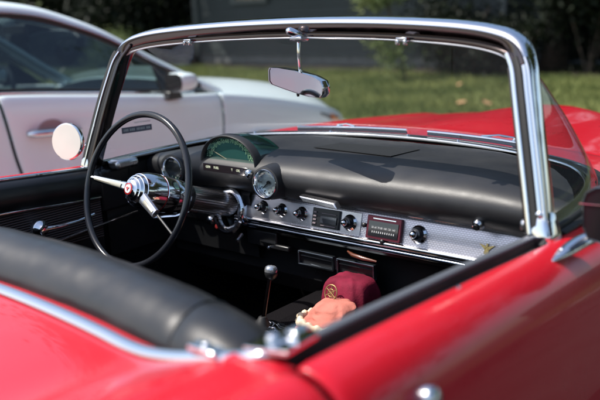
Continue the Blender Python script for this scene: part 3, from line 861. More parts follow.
# seat
bm = B()
rows = []
def roll_y(x): return -.893 - .19 * x * x
for i in range(121):
    x = -.665 + 1.33 * i / 120
    e = max(0, (abs(x) - .44) / .225)
    f = math.sqrt(max(.0, 1 - e ** 3.2)) if e < 1 else 0
    f = max(f, .22)
    seam = 1 - .040 * math.exp(-((abs(x) - .475) / .011) ** 2)
    r_ = .080 * seam
    cz = .848 - .03 * x * x
    cy = roll_y(x)
    row = []
    for k in range(20):
        a = -100 + 250 * k / 19
        aa = math.radians(a)
        r_ = .080 * seam + .0022 * mnoise.noise(V((x * 9, a * .02, 1.3))) + .0010 * mnoise.noise(V((x * 30, a * .05, 4.1))); row.append((x, cy - r_ * math.cos(aa) * (.5 + .5 * f), cz + r_ * math.sin(aa) * f))
    row += [(x, cy + .105, cz - .16), (x, cy + .16, .50), (x, cy + .16, .36)]
    rows.append(row)
grid(bm, rows)
SEAT = obj('bench_seat', bm, VINYL, car, sub=1)
bm = B()
rows = []
for i in range(31):
    x = -.655 + 1.31 * i / 30
    e = abs(x) / .655
    f = math.sqrt(max(0.05, 1 - e ** 8))
    rows.append([(x, y, .36 + (z - .36) * f) for y, z in ((-.78, .38), (-.77, .40), (-.72, .47), (-.66, .465), (-.6, .46), (-.54, .46), (-.48, .45), (-.445, .42), (-.45, .36))])
grid(bm, rows)
obj('seat_cushion', bm, CARPET, SEAT, sub=1)
for s in (1, -1):
    bm = B()
    pts = []
    for k in range(13):
        a = math.radians(-30 + 190 * k / 12)
        x = s * .475
        pts.append((x, roll_y(x) - .0775 * math.cos(a), .841 + .0775 * math.sin(a)))
    tube(bm, pts, .0022, 6, ref=(1, 0, 0))
    obj('seat_piping', bm, VINYL, SEAT)

# shifter
bm = B(); tube(bm, [(.0, -.303, .535), (0, -.285, .60), (0, -.263, .672)], .0055, 10); SH = obj('gear_lever', bm, mat('dark_rod', (.08, .06, .06), rough=.2, metal=1), car)
bm = B(); lathe(bm, (0, -.262, .668), (0, .25, 1), [(.012, .0165), (.020, .0170), (.026, .0150), (.030, .009), (.031, 0)], 24); obj('shift_knob', bm, [mat('knob_silver', (.55, .56, .58), rough=.16, metal=.8, coat=1)][0], SH)
bm = B(); lathe(bm, (0, -.262, .660), (0, .25, 1), [(0, .006), (.006, .013), (.014, .0168), (.020, .0176), (.0215, .0168)], 24); obj('knob_collar', bm, BLACK, SH)
bm = B()
lathe(bm, (0, -.305, .543), (0, .05, 1), [(-.012, .062), (-.004, .060), (0, .050), (.004, .044), (.006, .028), (.002, .02)], 28, ell=(1.25, .75)); obj('shift_plate', bm, CHROME, SH)
bm = B(); lathe(bm, (0, -.303, .537), (0, .15, 1), [(0, .024), (.02, .018), (.035, .010), (.036, .005)], 18); obj('shift_boot', bm, RUBBER, SH)

# side mirrors
# left (round)
mc = V((-.80, -.285, .962)); mn = V((.30, -.94, .12)).normalized()
bm = B(); lathe(bm, mc, mn * -1, [(0, .053), (.002, .057), (.010, .058), (.025, .050), (.038, .032), (.044, .012), (.045, 0)], 36); LM = obj('side_mirror', bm, CHROME, DOOR_L)
bm = B(); lathe(bm, mc + mn * .0012, mn, [(-.001, .054), (.0006, .0535), (.001, 0)], 40); obj('mirror_glass', bm, PALE, LM)
bm = B(); tube(bm, [mc - mn * .03, (-.79, -.23, .945), (-.775, -.20, .925), (-.765, -.195, .882)], .007, 10, scale=[1, 1, 1.1, 1.8]); obj('mirror_arm', bm, CHROME, LM)
# right (rounded square, dark reflection put into the face colour)
mc = V((.852, -.300, .956)); mn = V((.12, -.98, .02)).normalized(); mx_ = V((0, 0, 1)).cross(mn) * -1
if mx_.x < 0: mx_ = -mx_
mx_.normalize(); mz_ = V((0, 0, 1))
ol = [(a * .86, b * .82) for a, b in ((-.052, .030), (-.047, .050), (-.028, .063), (.0, .068), (.03, .066), (.055, .055), (.062, .03), (.060, -.02), (.05, -.05), (.03, -.060), (-.012, -.063), (-.040, -.056), (-.050, -.03))]
bm = B(); rows = []
for s_, dd in ((.4, .055), (.75, .048), (.93, .035), (1, .016), (1.01, .0), (.97, -.004), (.93, -.002)):
    rows.append([mc + mx_ * (a * s_) + mz_ * (b * s_) - mn * dd for a, b in ol])
vs = grid(bm, rows, closed=True); bm.faces.new(vs[0]); RMR = obj('side_mirror', bm, [mat('mirror_shell', (.05, .05, .055), rough=.2, metal=.3, coat=1)][0], DOOR_R)
bm = B(); bm.faces.new([bm.verts.new(mc + mx_ * (a * .94) + mz_ * (b * .94) + mn * .0012) for a, b in ol]); obj('mirror_glass', bm, DMIRR, RMR, smooth=False)
bm = B(); box(bm, mc + mz_ * .020 + mn * .003, (.100, .002, .0016), (mx_, mn, mz_)); obj('reflected_line', bm, CHROME, RMR, smooth=False)  # line reflected in the mirror, built as a bright strip
bm = B(); sweep(bm, catmull([(.786, -.385, .884), (.795, -.345, .893), (.806, -.30, .902), (.835, -.275, .916), (.852, -.268, .930)], 4), circ(.011, 12, .016), (0, 0, 1), scale=[.15, .35, .55, .75, .9, 1, 1.05, 1.1, 1.1, 1.1, 1.1, 1.05, 1, .95, .9, .85, .8]); obj('mirror_arm', bm, CHROME, RMR, sub=1)
# outside handle of the right door + lock pin
bm = B(); lathe(bm, (.836, -.900, .858), (1, 0, .35), [(-.01, .016), (.006, .016), (.014, .014), (.018, .010), (.019, 0)], 22)
oh = obj('outside_handle', bm, CHROME, DOOR_R)
bm = B(); lathe(bm, (.752, -.66, belt(-.66) - .001), (.1, 0, 1), [(0, .004), (.003, .0036), (.004, 0)], 12); obj('door_button', bm, CHROME, DOOR_R)

# wheels, bumpers, lights (outside the frame, so that the car is whole)
for s in (1, -1):
    for ya in (FA, RA):
        bm = B(); lathe(bm, (s * .70, ya, .33), (s, 0, 0), [(-.09, .20), (-.09, .30), (-.07, .328), (0, .33), (.07, .328), (.09, .30), (.095, .20)], 40); w = obj('wheel', bm, TYRE, car)
        bm = B(); lathe(bm, (s * .70, ya, .33), (s, 0, 0), [(.06, .20), (.09, .205), (.092, .19), (.07, .16), (.085, .08), (.10, .05), (.105, 0)], 36); obj('hubcap', bm, CHROME, w)
    bm = B(); lathe(bm, (s * .62, 2.38, .47), (0, 1, .05), [(-.02, .09), (.04, .09), (.055, .08), (.065, .05), (.07, 0)], 28); obj('headlight', bm, LENS, car)
    bm = B(); lathe(bm, (s * .66, -2.40, .72), (0, -1, 0), [(-.02, .07), (.04, .07), (.07, .05), (.075, 0)], 28); obj('tail_light', bm, REDBADGE, car)
bm = B(); tube(bm, [(-.74, 2.30, .42), (-.6, 2.5, .42), (0, 2.56, .42), (.6, 2.5, .42), (.74, 2.30, .42)], .055, 14); obj('front_bumper', bm, CHROME, car, sub=1)
bm = B(); tube(bm, [(-.74, -2.35, .45), (-.6, -2.52, .45), (0, -2.56, .45), (.6, -2.52, .45), (.74, -2.35, .45)], .055, 14); obj('rear_bumper', bm, CHROME, car, sub=1)
bm = B(); prism(bm, [(-.62, 2.46, .30), (.62, 2.46, .30), (.62, 2.46, .55), (-.62, 2.46, .55)], (0, -.03, 0)); obj('grille', bm, BLACK, car)
bm = B(); prism(bm, [(-.66, -2.44, .28), (.66, -2.44, .28), (.66, -2.44, .81), (-.66, -2.44, .81)], (0, .03, 0)); obj('rear_panel', bm, RED, car)
bm = B(); box(bm, (0, 0, .27), (1.5, 4.7, .04)); obj('underbody', bm, BLACK, car)

# windshield sticker near the driver's pillar, on the inside of the glass
def on_glass(y, z):
    # left side of the glass: find x where the surface passes (y, z)
    best = min((p for r in GROWS for p in r if p.x < -.4), key=lambda p: (p.y - y) ** 2 + (p.z - z) ** 2)
    return best
S00, S10, S01, S11 = on_glass(-.150, .990), on_glass(-.035, .985), on_glass(-.150, 1.01), on_glass(-.035, 1.006)
sn = V((1, .1, 0)).normalized() * .003
def stq(u, v):
    a = V((S00.x, -.150, .973)).lerp(V((S10.x, -.035, .971)), u)
    return a + V((0, 0, v * .045)) + sn
STW = mat('sticker_white', (.62, .62, .62), rough=.6); STD = mat('sticker_dark', (.15, .15, .20), rough=.6)
bm = B(); bm.faces.new([bm.verts.new(stq(u, v)) for u, v in ((0, 0), (1, 0), (1, .42), (0, .42))]); SK = obj('windshield_sticker', bm, STD, WG, smooth=False, solid=.0003)
bm = B(); rng = random.Random(3); u = .06
while u < .94:
    w_ = rng.choice((.02, .03, .035)); 
    if rng.random() < .85:
        bm.faces.new([bm.verts.new(stq(a, b) + sn * .25) for a, b in ((u, .13), (u + w_, .13), (u + w_, .30), (u, .30))])
    u += w_ + .014
u = .42
while u < .94:
    w_ = rng.choice((.02, .03)); bm.faces.new([bm.verts.new(stq(a, b) + sn * .25) for a, b in ((u, .62), (u + w_, .62), (u + w_, .74), (u, .74))]); u += w_ + .02
obj('sticker_marks', bm, STW, SK, smooth=False)

# =================================================================== BAG on the passenger side
def cloth(name, pts_rows, m, parent, sub=2, solid=.004, amp=.006, sc=18):
    bm = B()
    rr = []
    for r in pts_rows:
        rr.append([V(p) for p in r])
    grid(bm, rr)
    o = obj(name, bm, m, parent, sub=sub, solid=solid, angle=180)
    return o
bag = thing('cloth_bag', 'red cloth bag, coloured dark for shade and pale for sun, with a gold emblem slumped on the floor below the radio', 'bag', (.10, -.02, .30))
def bagsurf(cx, cy, rx, ry, z0, z1, lean, top, n=40, m=22, amp=.012, seed=0, flare=0, colx=0):
    rows = []
    for i in range(m + 1):
        t = i / m
        z = z0 + (z1 - z0) * t
        prof = (1 - .10 * t) if t < .8 else (1 - .10 * t) * math.sqrt(max(0, 1 - ((t - .8) / .2) ** 2 * (1 - top)))
        prof *= 1 + flare * (1 - t) ** 2
        row = []
        for j in range(n):
            a = 2 * PI * j / n
            fold = amp * mnoise.noise(V((math.cos(a) * 3 + seed, math.sin(a) * 3, t * 2.2 + seed))) + amp * .6 * math.sin(a * 7 + t * 3 + seed) * (1 - t)
            c, s_ = math.cos(a), math.sin(a)
            ex = abs(c) ** .6 * (1 if c > 0 else -1); ey = abs(s_) ** .6 * (1 if s_ > 0 else -1)
            fold += amp * .5 * mnoise.noise(V((a * 4 + seed, t * 9, seed * 2.0))); row.append(V((cx + ex * (rx * prof + fold) + lean[0] * t, cy + ey * (ry * prof + fold) + lean[1] * t, z + amp * .5 * mnoise.noise(V((a * 2, t * 5, seed))))))
        rows.append(row)
    return rows
bm = B(); r_ = bagsurf(.110, -.082, .082, .065, .30, .638, (.006, .01), .5, seed=2, amp=.010)
vs = grid(bm, r_, closed=True); bm.faces.new(vs[-1]); bm.faces.new(list(reversed(vs[0])))
obj('bag_top', bm, SHADECLOTH, bag, sub=1, angle=180)
bm = B(); r_ = bagsurf(.132, -.192, .056, .040, .530, .600, (.004, .03), .45, seed=5, flare=.55, amp=.010)
vs = grid(bm, r_, closed=True); bm.faces.new(vs[-1]); bm.faces.new(list(reversed(vs[0])))
obj('bag_sunlit_part', bm, SUNCLOTH, bag, sub=1, angle=180)
bm = B(); r_ = bagsurf(.140, -.190, .085, .055, .30, .550, (.0, .0), .8, seed=7, amp=.010)
vs = grid(bm, r_, closed=True); bm.faces.new(vs[-1]); bm.faces.new(list(reversed(vs[0])))
obj('bag_base', bm, CARPET, bag, sub=1, angle=180)
bm = B()
ec = V((.108, -.1500, .612)); en = V((0, -.93, .36)).normalized(); ex_ = XX; ez_ = ex_.cross(en) * -1
if ez_.z < 0: ez_ = -ez_
tube(bm, [ec + ex_ * (.019 * math.cos(2 * PI * k / 20)) + ez_ * (.021 * math.sin(2 * PI * k / 20)) for k in range(21)], .0016, 6, cap=False, ref=tuple(en))
for a in (30, 90, 150):
    d = ex_ * math.cos(math.radians(a)) * .018 + ez_ * math.sin(math.radians(a)) * .020
    tube(bm, [ec - d, ec + d], .0013, 6)
tube(bm, [ec + ex_ * (.009 * math.cos(2 * PI * k / 12)) + ez_ * (.010 * math.sin(2 * PI * k / 12)) for k in range(13)], .0013, 6, cap=False, ref=tuple(en))
obj('gold_emblem', bm, mat('dull_gold', (.30, .20, .08), rough=.5, metal=.6), bag)
bm = B()
rows = []
for k in range(61):
    a = PI * .85 + PI * 1.3 * k / 60
    rr_ = .010 + .004 * math.sin(k * 1.9)
    rows.append([V((.138 + (.092 + q) * math.cos(a), -.190 + (.062 + q) * math.sin(a), .550 + zz + .004 * math.sin(k * 1.3))) for q, zz in ((-.01, .008), (.0, .014), (rr_, .004), (rr_ * 1.2, -.006), (.0, -.012), (-.01, -.006))])
grid(bm, rows, closed=True)
obj('bag_trim', bm, LACE, bag, sub=1)

# =================================================================== WHITE SEDAN
sed = thing('parked_sedan', 'white modern sedan parked beside the red convertible, dark side windows and chrome door handle', 'car', (-3.1, 1.5, 0))
XC = -3.1
SB = [(-1.35, .97), (-1.0, 1.02), (-.3, 1.02), (.31, .985), (1.0, .915), (1.5, .862), (1.8, .838), (2.2, .775), (2.6, .695), (3.0, .600), (3.3, .50), (3.5, .42)]
def sbelt(y): return smooth_interp(SB, y)
SW_ = [(-1.35, .70), (-1.15, .83), (-.7, .89), (.3, .90), (1.8, .90), (2.4, .895), (2.8, .87), (3.1, .80), (3.3, .70), (3.5, .50)]
def swid(y): return smooth_interp(SW_, y)
SSEC = [(-.060, .012), (-.040, .0), (-.022, .006), (-.008, .03), (0, .07), (.003, .14), (-.004, .22), (-.012, .28), (-.010, .36), (-.002, .44), (-.006, .54), (-.04, .66), (-.08, .72)]
SFA, SRA = 2.12, -.50
def s_side(ya, yb, s, nu, warp_a=None, warp_b=None):
    rows = []
    for i in range(nu + 1):
        u = i / nu
        r = []
        for k, (dx, dz) in enumerate(SSEC):
            A = ya + (warp_a(dz) if warp_a else 0); Bq = yb + (warp_b(dz) if warp_b else 0)
            y = A + (Bq - A) * u
            b = sbelt(y); z = b - dz * (b - .22) / .70
            z = max(z, archz(y, SFA, .30, .26), archz(y, SRA, .30, .26), .20)
            r.append((XC + s * (swid(y) + dx), y, z))
        rows.append(r)
    return rows
wA = lambda dz: .02 + .10 * min(1, dz / .45) ** 1.3 - .02
wB = lambda dz: .03 * dz
for s in (1, -1):
    bm = B(); grid(bm, s_side(.315, 1.79, s, 20, wA, wB)); dr = obj('front_door', bm, WHITE, sed, sub=1, solid=.02)
    if s == 1: SDR = dr
    bm = B(); grid(bm, s_side(-.55, .307, s, 14, None, wA)); obj('rear_door', bm, WHITE, sed, sub=1, solid=.02)
    bm = B(); grid(bm, s_side(-1.35, -.558, s, 16)); obj('rear_quarter', bm, WHITE, sed, sub=1, solid=.02)
    bm = B(); grid(bm, s_side(1.798, 3.5, s, 44, wB, None)); obj('fender', bm, WHITE, sed, sub=1, solid=.02)
    bm = B(); box(bm, (XC + s * .82, .6, .50), (.03, 2.4, .50)); obj('door_jamb', bm, BLACK, sed)
    # belt trim
    bm = B(); sweep(bm, [(XC + s * (swid(y) - .052), y, sbelt(y) + .006) for y in [-1.0 + .1 * k for k in range(27)]], rrect(.016, .016, .005, 2), (0, 0, 1)); obj('belt_trim', bm, CHROME, sed)
    bm = B(); sweep(bm, [(XC + s * (swid(y) - .060), y, sbelt(y) + .019) for y in [-1.0 + .1 * k for k in range(27)]], rrect(.016, .014, .005, 2), (0, 0, 1)); obj('window_seal', bm, RUBBER, sed)
RAIL = [(-1.25, 1.00, .66), (-1.0, 1.13, .63), (-.7, 1.27, .60), (-.3, 1.375, .585), (.0, 1.405, .58), (.35, 1.405, .58), (.70, 1.375, .585), (.95, 1.305, .60), (1.15, 1.225, .625), (1.35, 1.115, .66), (1.58, .985, .72), (1.86, .842, .80)]
RC = catmull([(x, y, z) for y, z, x in RAIL], 5)
for s in (1, -1):
    path = [V((XC + s * p.x, p.y, p.z)) for p in RC]
    bm = B(); grid(bm, [[p + V((s * a, 0, b)) for a, b in ((.010, -.050), (.036, -.046), (.042, -.024), (.034, .000), (.012, .019), (-.020, .031), (-.05, .036), (-.05, .0))] for p in path]); pl = obj('roof_rail', bm, WHITE, sed, sub=1)
    # window line: rail lower edge trim, glass
    wl = [p + V((s * .030, 0, -.040)) + V((s * .035 * max(0, min(1, (1.40 - p.z) / .5)), 0, 0)) for p in path]
    wl = [p for p in wl if p.z > sbelt(p.y) + .02]
    bm = B(); sweep(bm, wl, rrect(.020, .026, .006, 2), (1, 0, 0)); obj('window_frame', bm, BLACK, sed)
    bm = B(); sweep(bm, [p + V((s * .010, 0, .016)) for p in wl], rrect(.008, .010, .003, 2), (1, 0, 0)); obj('window_chrome', bm, mat('blue_chrome', (.45, .5, .58), rough=.15, metal=1), sed)
    bm = B(); gp = [p for p in wl]
    rows = []
    for k in range(7):
        t = k / 6
        rows.append([V((XC + s * (swid(p.y) - .064), p.y, sbelt(p.y) + .006)).lerp(p, t) + V((s * .012 * math.sin(PI * t), 0, 0)) for p in gp])
    grid(bm, rows); obj('side_window', bm, SGLASS, sed)
    # b pillar, front quarter triangle
    bm = B(); prism(bm, [(XC + s * (swid(.3) - .070), .25, sbelt(.3)), (XC + s * (swid(.3) - .070), .36, sbelt(.3)), (XC + s * .625, .30, 1.37), (XC + s * .625, .22, 1.37)], (-s * .02, 0, 0)); obj('middle_pillar', bm, BLACK, sed)
    bm = B(); prism(bm, [(XC + s * (swid(1.4) - .055), 1.36, sbelt(1.36) + .01), (XC + s * (swid(1.8) - .055), 1.66, sbelt(1.66) + .006), (XC + s * (swid(1.6) - .10), 1.52, sbelt(1.5) + .085), (XC + s * (swid(1.4) - .13), 1.36, sbelt(1.36) + .165)], (-s * .012, 0, 0)); obj('window_triangle', bm, BLACK, sed)
    # door mirror
    mcn = V((XC + s * .985, 1.38, sbelt(1.38) + .070)); MS = .85
    bm = B(); rr = []
    for k, (yy, sc_) in enumerate(((-.055, .80), (-.05, .97), (-.02, 1.0), (.03, .97), (.075, .80), (.10, .45))):
        rr.append([mcn + V((a * sc_ * s * MS, yy, b * sc_ * MS)) for a, b in ((-.10, -.045), (-.09, .05), (-.06, .07), (.05, .072), (.09, .055), (.10, .0), (.085, -.045), (.04, -.062), (-.06, -.065))])
    vs = grid(bm, rr, closed=True); bm.faces.new(vs[-1]); dm = obj('door_mirror', bm, WHITE, sed, sub=1)
    bm = B(); bm.faces.new([bm.verts.new(mcn + V((a * .88 * s * MS, -.0555, b * .88 * MS))) for a, b in ((-.10, -.045), (-.09, .05), (-.06, .07), (.05, .072), (.09, .055), (.10, .0), (.085, -.045), (.04, -.062), (-.06, -.065))]); obj('mirror_glass', bm, DMIRR, dm, smooth=False)
    bm = B(); prism(bm, [mcn + V((-s * .06, y_, z_)) for y_, z_ in ((-.03, -.05), (.05, -.05), (.07, -.10), (-.05, -.10))], (-s * .09, 0, -.0)); obj('mirror_stalk', bm, BLACK, dm, bevel=.008)
    # handle
    hy, hz = .60, .772
    bm = B(); sx = XC + s * (.904)
    tube(bm, [(sx - s * .01, hy - .17, hz + .008), (sx + s * .028, hy - .145, hz + .006), (sx + s * .036, hy - .05, hz + .002), (sx + s * .034, hy + .06, hz - .004), (sx + s * .022, hy + .12, hz - .009), (sx - s * .01, hy + .14, hz - .012)], .019, 12, scale=[.9, 1, 1, 1, .9, .8]); hh = obj('door_handle', bm, CHROME, dr if s == 1 else sed, sub=1)
    bm = B(); lathe(bm, (sx - s * .001, hy - .035, hz + .022), (s, 0, .05), [(.001, .060), (.006, .056), (.004, .03), (.003, 0)], 28, ell=(.75, 1.25)); obj('handle_cup', bm, mat('cup_shade', (.38, .30, .30), rough=.4), hh)
    for ya in (SFA, SRA):
        bm = B(); lathe(bm, (XC + s * .79, ya, .27), (s, 0, 0), [(-.11, .19), (-.11, .25), (-.08, .27), (.08, .27), (.105, .25), (.11, .19)], 36); w = obj('wheel', bm, TYRE, sed)
        bm = B(); lathe(bm, (XC + s * .79, ya, .27), (s, 0, 0), [(.06, .19), (.10, .195), (.10, .175), (.05, .17)], 36)
        for k in range(7):
            a = 2 * PI * k / 7; d = V((0, math.cos(a), math.sin(a)))
            box(bm, V((XC + s * (.79 + .08), ya, .27)) + d * .095, (.17, .03, .02), (d, V((1, 0, 0)).cross(d), V((1, 0, 0))))
        lathe(bm, (XC + s * .79, ya, .27), (s, 0, 0), [(.06, .05), (.095, .045), (.1, 0)], 16)
        obj('rim', bm, BRUSHED, w)
        bm = B(); lathe(bm, (XC + s * .70, ya, .26), (s, 0, 0), [(-.2, .295), (.14, .295)], 30); obj('wheel_well', bm, BLACK, sed)
    # headlight wrapping the corner
    bm = B(); rr = []
    for k in range(11):
        y = 2.80 + .56 * k / 10
        rr.append([(XC + s * (swid(y) - .05), y, sbelt(y) - .012), (XC + s * (swid(y) + .004), y, sbelt(y) - .055), (XC + s * (swid(y) + .008), y, sbelt(y) - .115 + .04 * (1 - k / 10)), (XC + s * (swid(y) + .0), y, sbelt(y) - .15 + .07 * (1 - k / 10))])
    grid(bm, rr); hl = obj('headlight', bm, LENS, sed, sub=1)
    bm = B(); rr = []
    for k in range(5):
        y = 2.95 + .15 * k / 4
        rr.append([(XC + s * (swid(y) + .011), y, sbelt(y) - .055), (XC + s * (swid(y) + .014), y, sbelt(y) - .10)])
    grid(bm, rr); obj('side_marker', bm, ORANGE, hl, solid=.003)
# roof skin, screens, bonnet, boot
def roofrow(p, crown, w=0):
    if w == .3: p = V((p.x - .04, p.y, p.z + .034)); crown *= .6
    return [V((XC + p.x * u, p.y + .10 * (1 - u * u) * (1 if p.y > .5 else -1 if p.y < -.2 else 0) * w, p.z + crown * (1 - u * u))) for u in [-1 + k / 8 for k in range(17)]]
rp = [p for p in RC if p.z > 1.33]
bm = B(); grid(bm, [roofrow(p, .035, .3) for p in rp]); obj('roof', bm, WHITE, sed, sub=1, solid=.02)
f_ = [p for p in RC if p.y > .5 and p.z < 1.36]
bm = B(); grid(bm, [roofrow(p, .03, .3 + (1.36 - p.z) * 1.6) for p in f_]); obj('windscreen', bm, SGLASS, sed)
f_ = [p for p in RC if p.y < 0 and p.z < 1.36]
bm = B(); grid(bm, [roofrow(p, .03, .3) for p in f_]); obj('rear_window', bm, SGLASS, sed)
def hrow(y, tab):
    w = swid(y) - .058; c = smooth_interp(tab, y); e = sbelt(y) - .010
    return [(XC + w * u, y, e + (c - e) * (1 - abs(u) ** 2.8)) for u in [-1 + k / 12 for k in range(25)]]
HT = [(1.80, .915), (2.2, .880), (2.6, .835), (3.0, .765), (3.4, .655), (3.6, .55)]
bm = B(); grid(bm, [hrow(1.80 + 1.72 * k / 30, HT) for k in range(31)]); obj('bonnet', bm, WHITE, sed, sub=1, solid=.02)
bm = B(); grid(bm, [hrow(-1.36 + .30 * k / 6, [(-1.4, 1.0), (-1.0, 1.06)]) for k in range(7)]); obj('boot_lid', bm, WHITE, sed, sub=1, solid=.02)
def nose(yc, d, name):
    bm = B(); rr = []
    ytip = yc
    for k in range(8):
        z = .22 + (sbelt(yc) - .22) * k / 7
        rr.append([(XC + (swid(yc) - .02) * u, yc + d * .16 * (1 - abs(u) ** 2.4) * math.sin(PI * (.15 + .7 * k / 7)), z + (0.12 * (1 - u * u) if k == 7 and d > 0 else .02 * (k == 7))) for u in [-1 + j / 10 for j in range(21)]])
    grid(bm, rr); return obj(name, bm, WHITE, sed, sub=1)
nose(3.5, 1, 'front_bumper'); nose(-1.35, -1, 'rear_bumper')
bm = B(); box(bm, (XC, 1.0, .27), (1.55, 4.4, .05)); box(bm, (XC, .4, .45), (1.5, 2.4, .06)); obj('floor_pan', bm, BLACK, sed)
bm = B()
rr = [[(XC - .68, 1.68, .80), (XC + .68, 1.68, .80)], [(XC - .80, 1.36, .87), (XC + .80, 1.36, .87)], [(XC - .80, 1.22, .87), (XC + .80, 1.22, .87)], [(XC - .80, 1.14, .78), (XC + .80, 1.14, .78)], [(XC - .80, 1.25, .45), (XC + .80, 1.25, .45)]]
grid(bm, rr); obj('dash_panel', bm, GREYIN, sed)
for x in (-.37, .37):
    bm = B()
    sweep(bm, [(XC + x, .62, .50), (XC + x, .28, .52)], rrect(.50, .14, .05, 3), (1, 0, 0))
    sweep(bm, [(XC + x, .22, .52), (XC + x, .12, .80), (XC + x, .02, 1.10)], rrect(.48, .12, .05, 3), (1, 0, 0), scale=[1, 1, .8])
    sweep(bm, [(XC + x, .015, 1.12), (XC + x, -.01, 1.29)], rrect(.26, .08, .035, 3), (1, 0, 0))
    obj('front_seat', bm, GREYIN, sed)
bm = B(); sweep(bm, [(XC, -.75, .55), (XC, -.95, 1.05)], rrect(1.25, .14, .05, 3), (1, 0, 0)); obj('rear_seat', bm, GREYIN, sed)
bm = B(); tube(bm, [V((XC - .37, 1.02, .86)) + V((.18 * math.cos(2 * PI * k / 32), .06 * math.sin(2 * PI * k / 32), .17 * math.sin(2 * PI * k / 32))) for k in range(33)], .014, 8, cap=False, ref=(0, 1, 0)); box(bm, (XC - .37, 1.05, .86), (.33, .03, .05)); obj('steering_wheel', bm, BLACK, sed)
bm = B(); box(bm, (XC, .98, 1.27), (.24, .03, .06)); obj('interior_mirror', bm, BLACK, sed, bevel=.01)

# =================================================================== SURROUNDINGS
def ground_mat():
    m = mat('asphalt', (.040, .039, .038), rough=.85, var=.25, vscale=3, bump=.6, bscale=90, bdist=.006)
    return m
bm = B(); bm.faces.new([bm.verts.new(p) for p in ((-150, -150, 0), (150, -150, 0), (150, 150, 0), (-150, 150, 0))])
tag(obj('ground', bm, ground_mat(), None, smooth=False), 'dark asphalt of the parking area', 'ground', kind='structure')
LAWN = mat('lawn_soil', (.085, .10, .03), rough=.95, base2=(.045, .06, .018), vscale=1.2, bump=.5, bscale=40, bdist=.02)
nx, ny = 60, 24
LY0 = 5.2
bm = B(); grid(bm, [[(-32 + 44 * i / nx, LY0 + 8.8 * j / ny, .03 + .02 * mnoise.noise(V((i * .4, j * .4, 0)))) for i in range(nx + 1)] for j in range(ny + 1)])
tag(obj('lawn', bm, LAWN), 'sunlit lawn beyond the cars', 'lawn', kind='structure')
bm = B(); prism(bm, [(-32, LY0 - .14, 0), (12, LY0 - .14, 0), (12, LY0 - .14, .12), (-32, LY0 - .14, .12)], (0, .14, 0))
tag(obj('curb', bm, mat('concrete', (.36, .35, .33), rough=.85, var=.15, vscale=9, bump=.4, bscale=60), None, smooth=False, bevel=.015), 'pale concrete curb along the lawn', 'curb', kind='structure')
bm = B(); prism(bm, [(-9, -9, 0), (-.95, -9, 0), (-.95, LY0 - .15, 0), (-9, LY0 - .15, 0)], (0, 0, .004))  # unseen slab added to throw light onto the sedan's side
tag(obj('bounce_slab', bm, mat('pale_concrete', (.42, .40, .38), rough=.85, var=.12, vscale=2, bump=.3, bscale=60), None, smooth=False), 'unseen pale concrete slab added to bounce light onto the white sedan', 'bounce_slab', kind='structure')
bm = B(); grid(bm, [[(-32 + 44 * i / 60, y, .075 + .03 * mnoise.noise(V((i * .7, y * 3, 0)))) for i in range(61)] for y in (10.95, 11.3, 11.7, 12.2)])
tag(obj('mulch_bed', bm, mat('mulch', (.030, .022, .016), rough=.95, var=.4, vscale=20, bump=1, bscale=30, bdist=.03)), 'dark mulch bed under the shrubs', 'bed', kind='structure')
# grass blades
rng = random.Random(11)
vs, fs = [], []
def blades(nb, x0, x1, y0, y1, h0, h1):
    for _ in range(nb):
        x = rng.uniform(x0, x1); y = rng.uniform(y0, y1)
        dn = mnoise.noise(V((x * .9, y * .9, 3)))
        h = rng.uniform(h0, h1) * (1 + .7 * dn); a = rng.uniform(0, 2 * PI); w = rng.uniform(.006, .013)
        lx, ly = rng.uniform(-.05, .05), rng.uniform(-.05, .05)
        k = len(vs)
        c, s = math.cos(a) * w, math.sin(a) * w
        vs.extend(((x - c, y - s, .02), (x + c, y + s, .02), (x + lx * .6 + c * .4, y + ly * .6 + s * .4, .02 + h * .65), (x + lx * 1.5, y + ly * 1.5, .02 + h)))
        fs.append((k, k + 1, k + 2)); fs.append((k, k + 2, k + 3))
blades(95000, -13, 1.5, LY0, 10.9, .05, .12)
blades(5000, -13, 1.5, LY0, 10.9, .10, .19)
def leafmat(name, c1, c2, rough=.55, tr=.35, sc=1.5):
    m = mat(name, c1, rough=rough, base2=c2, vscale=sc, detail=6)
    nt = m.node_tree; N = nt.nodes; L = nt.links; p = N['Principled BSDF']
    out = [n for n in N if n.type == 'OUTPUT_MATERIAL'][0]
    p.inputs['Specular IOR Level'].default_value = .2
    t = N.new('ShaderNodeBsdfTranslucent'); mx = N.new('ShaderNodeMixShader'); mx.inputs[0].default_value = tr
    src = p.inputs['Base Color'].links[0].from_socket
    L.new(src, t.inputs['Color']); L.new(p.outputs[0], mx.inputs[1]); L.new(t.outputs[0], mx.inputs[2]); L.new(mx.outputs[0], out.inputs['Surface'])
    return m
GRASS = leafmat('grass_blades', (.31, .33, .12), (.14, .18, .06), sc=.9)
tag(obj('grass', (vs, fs), GRASS, None, smooth=False), 'short green grass with yellow patches', 'grass', kind='stuff')
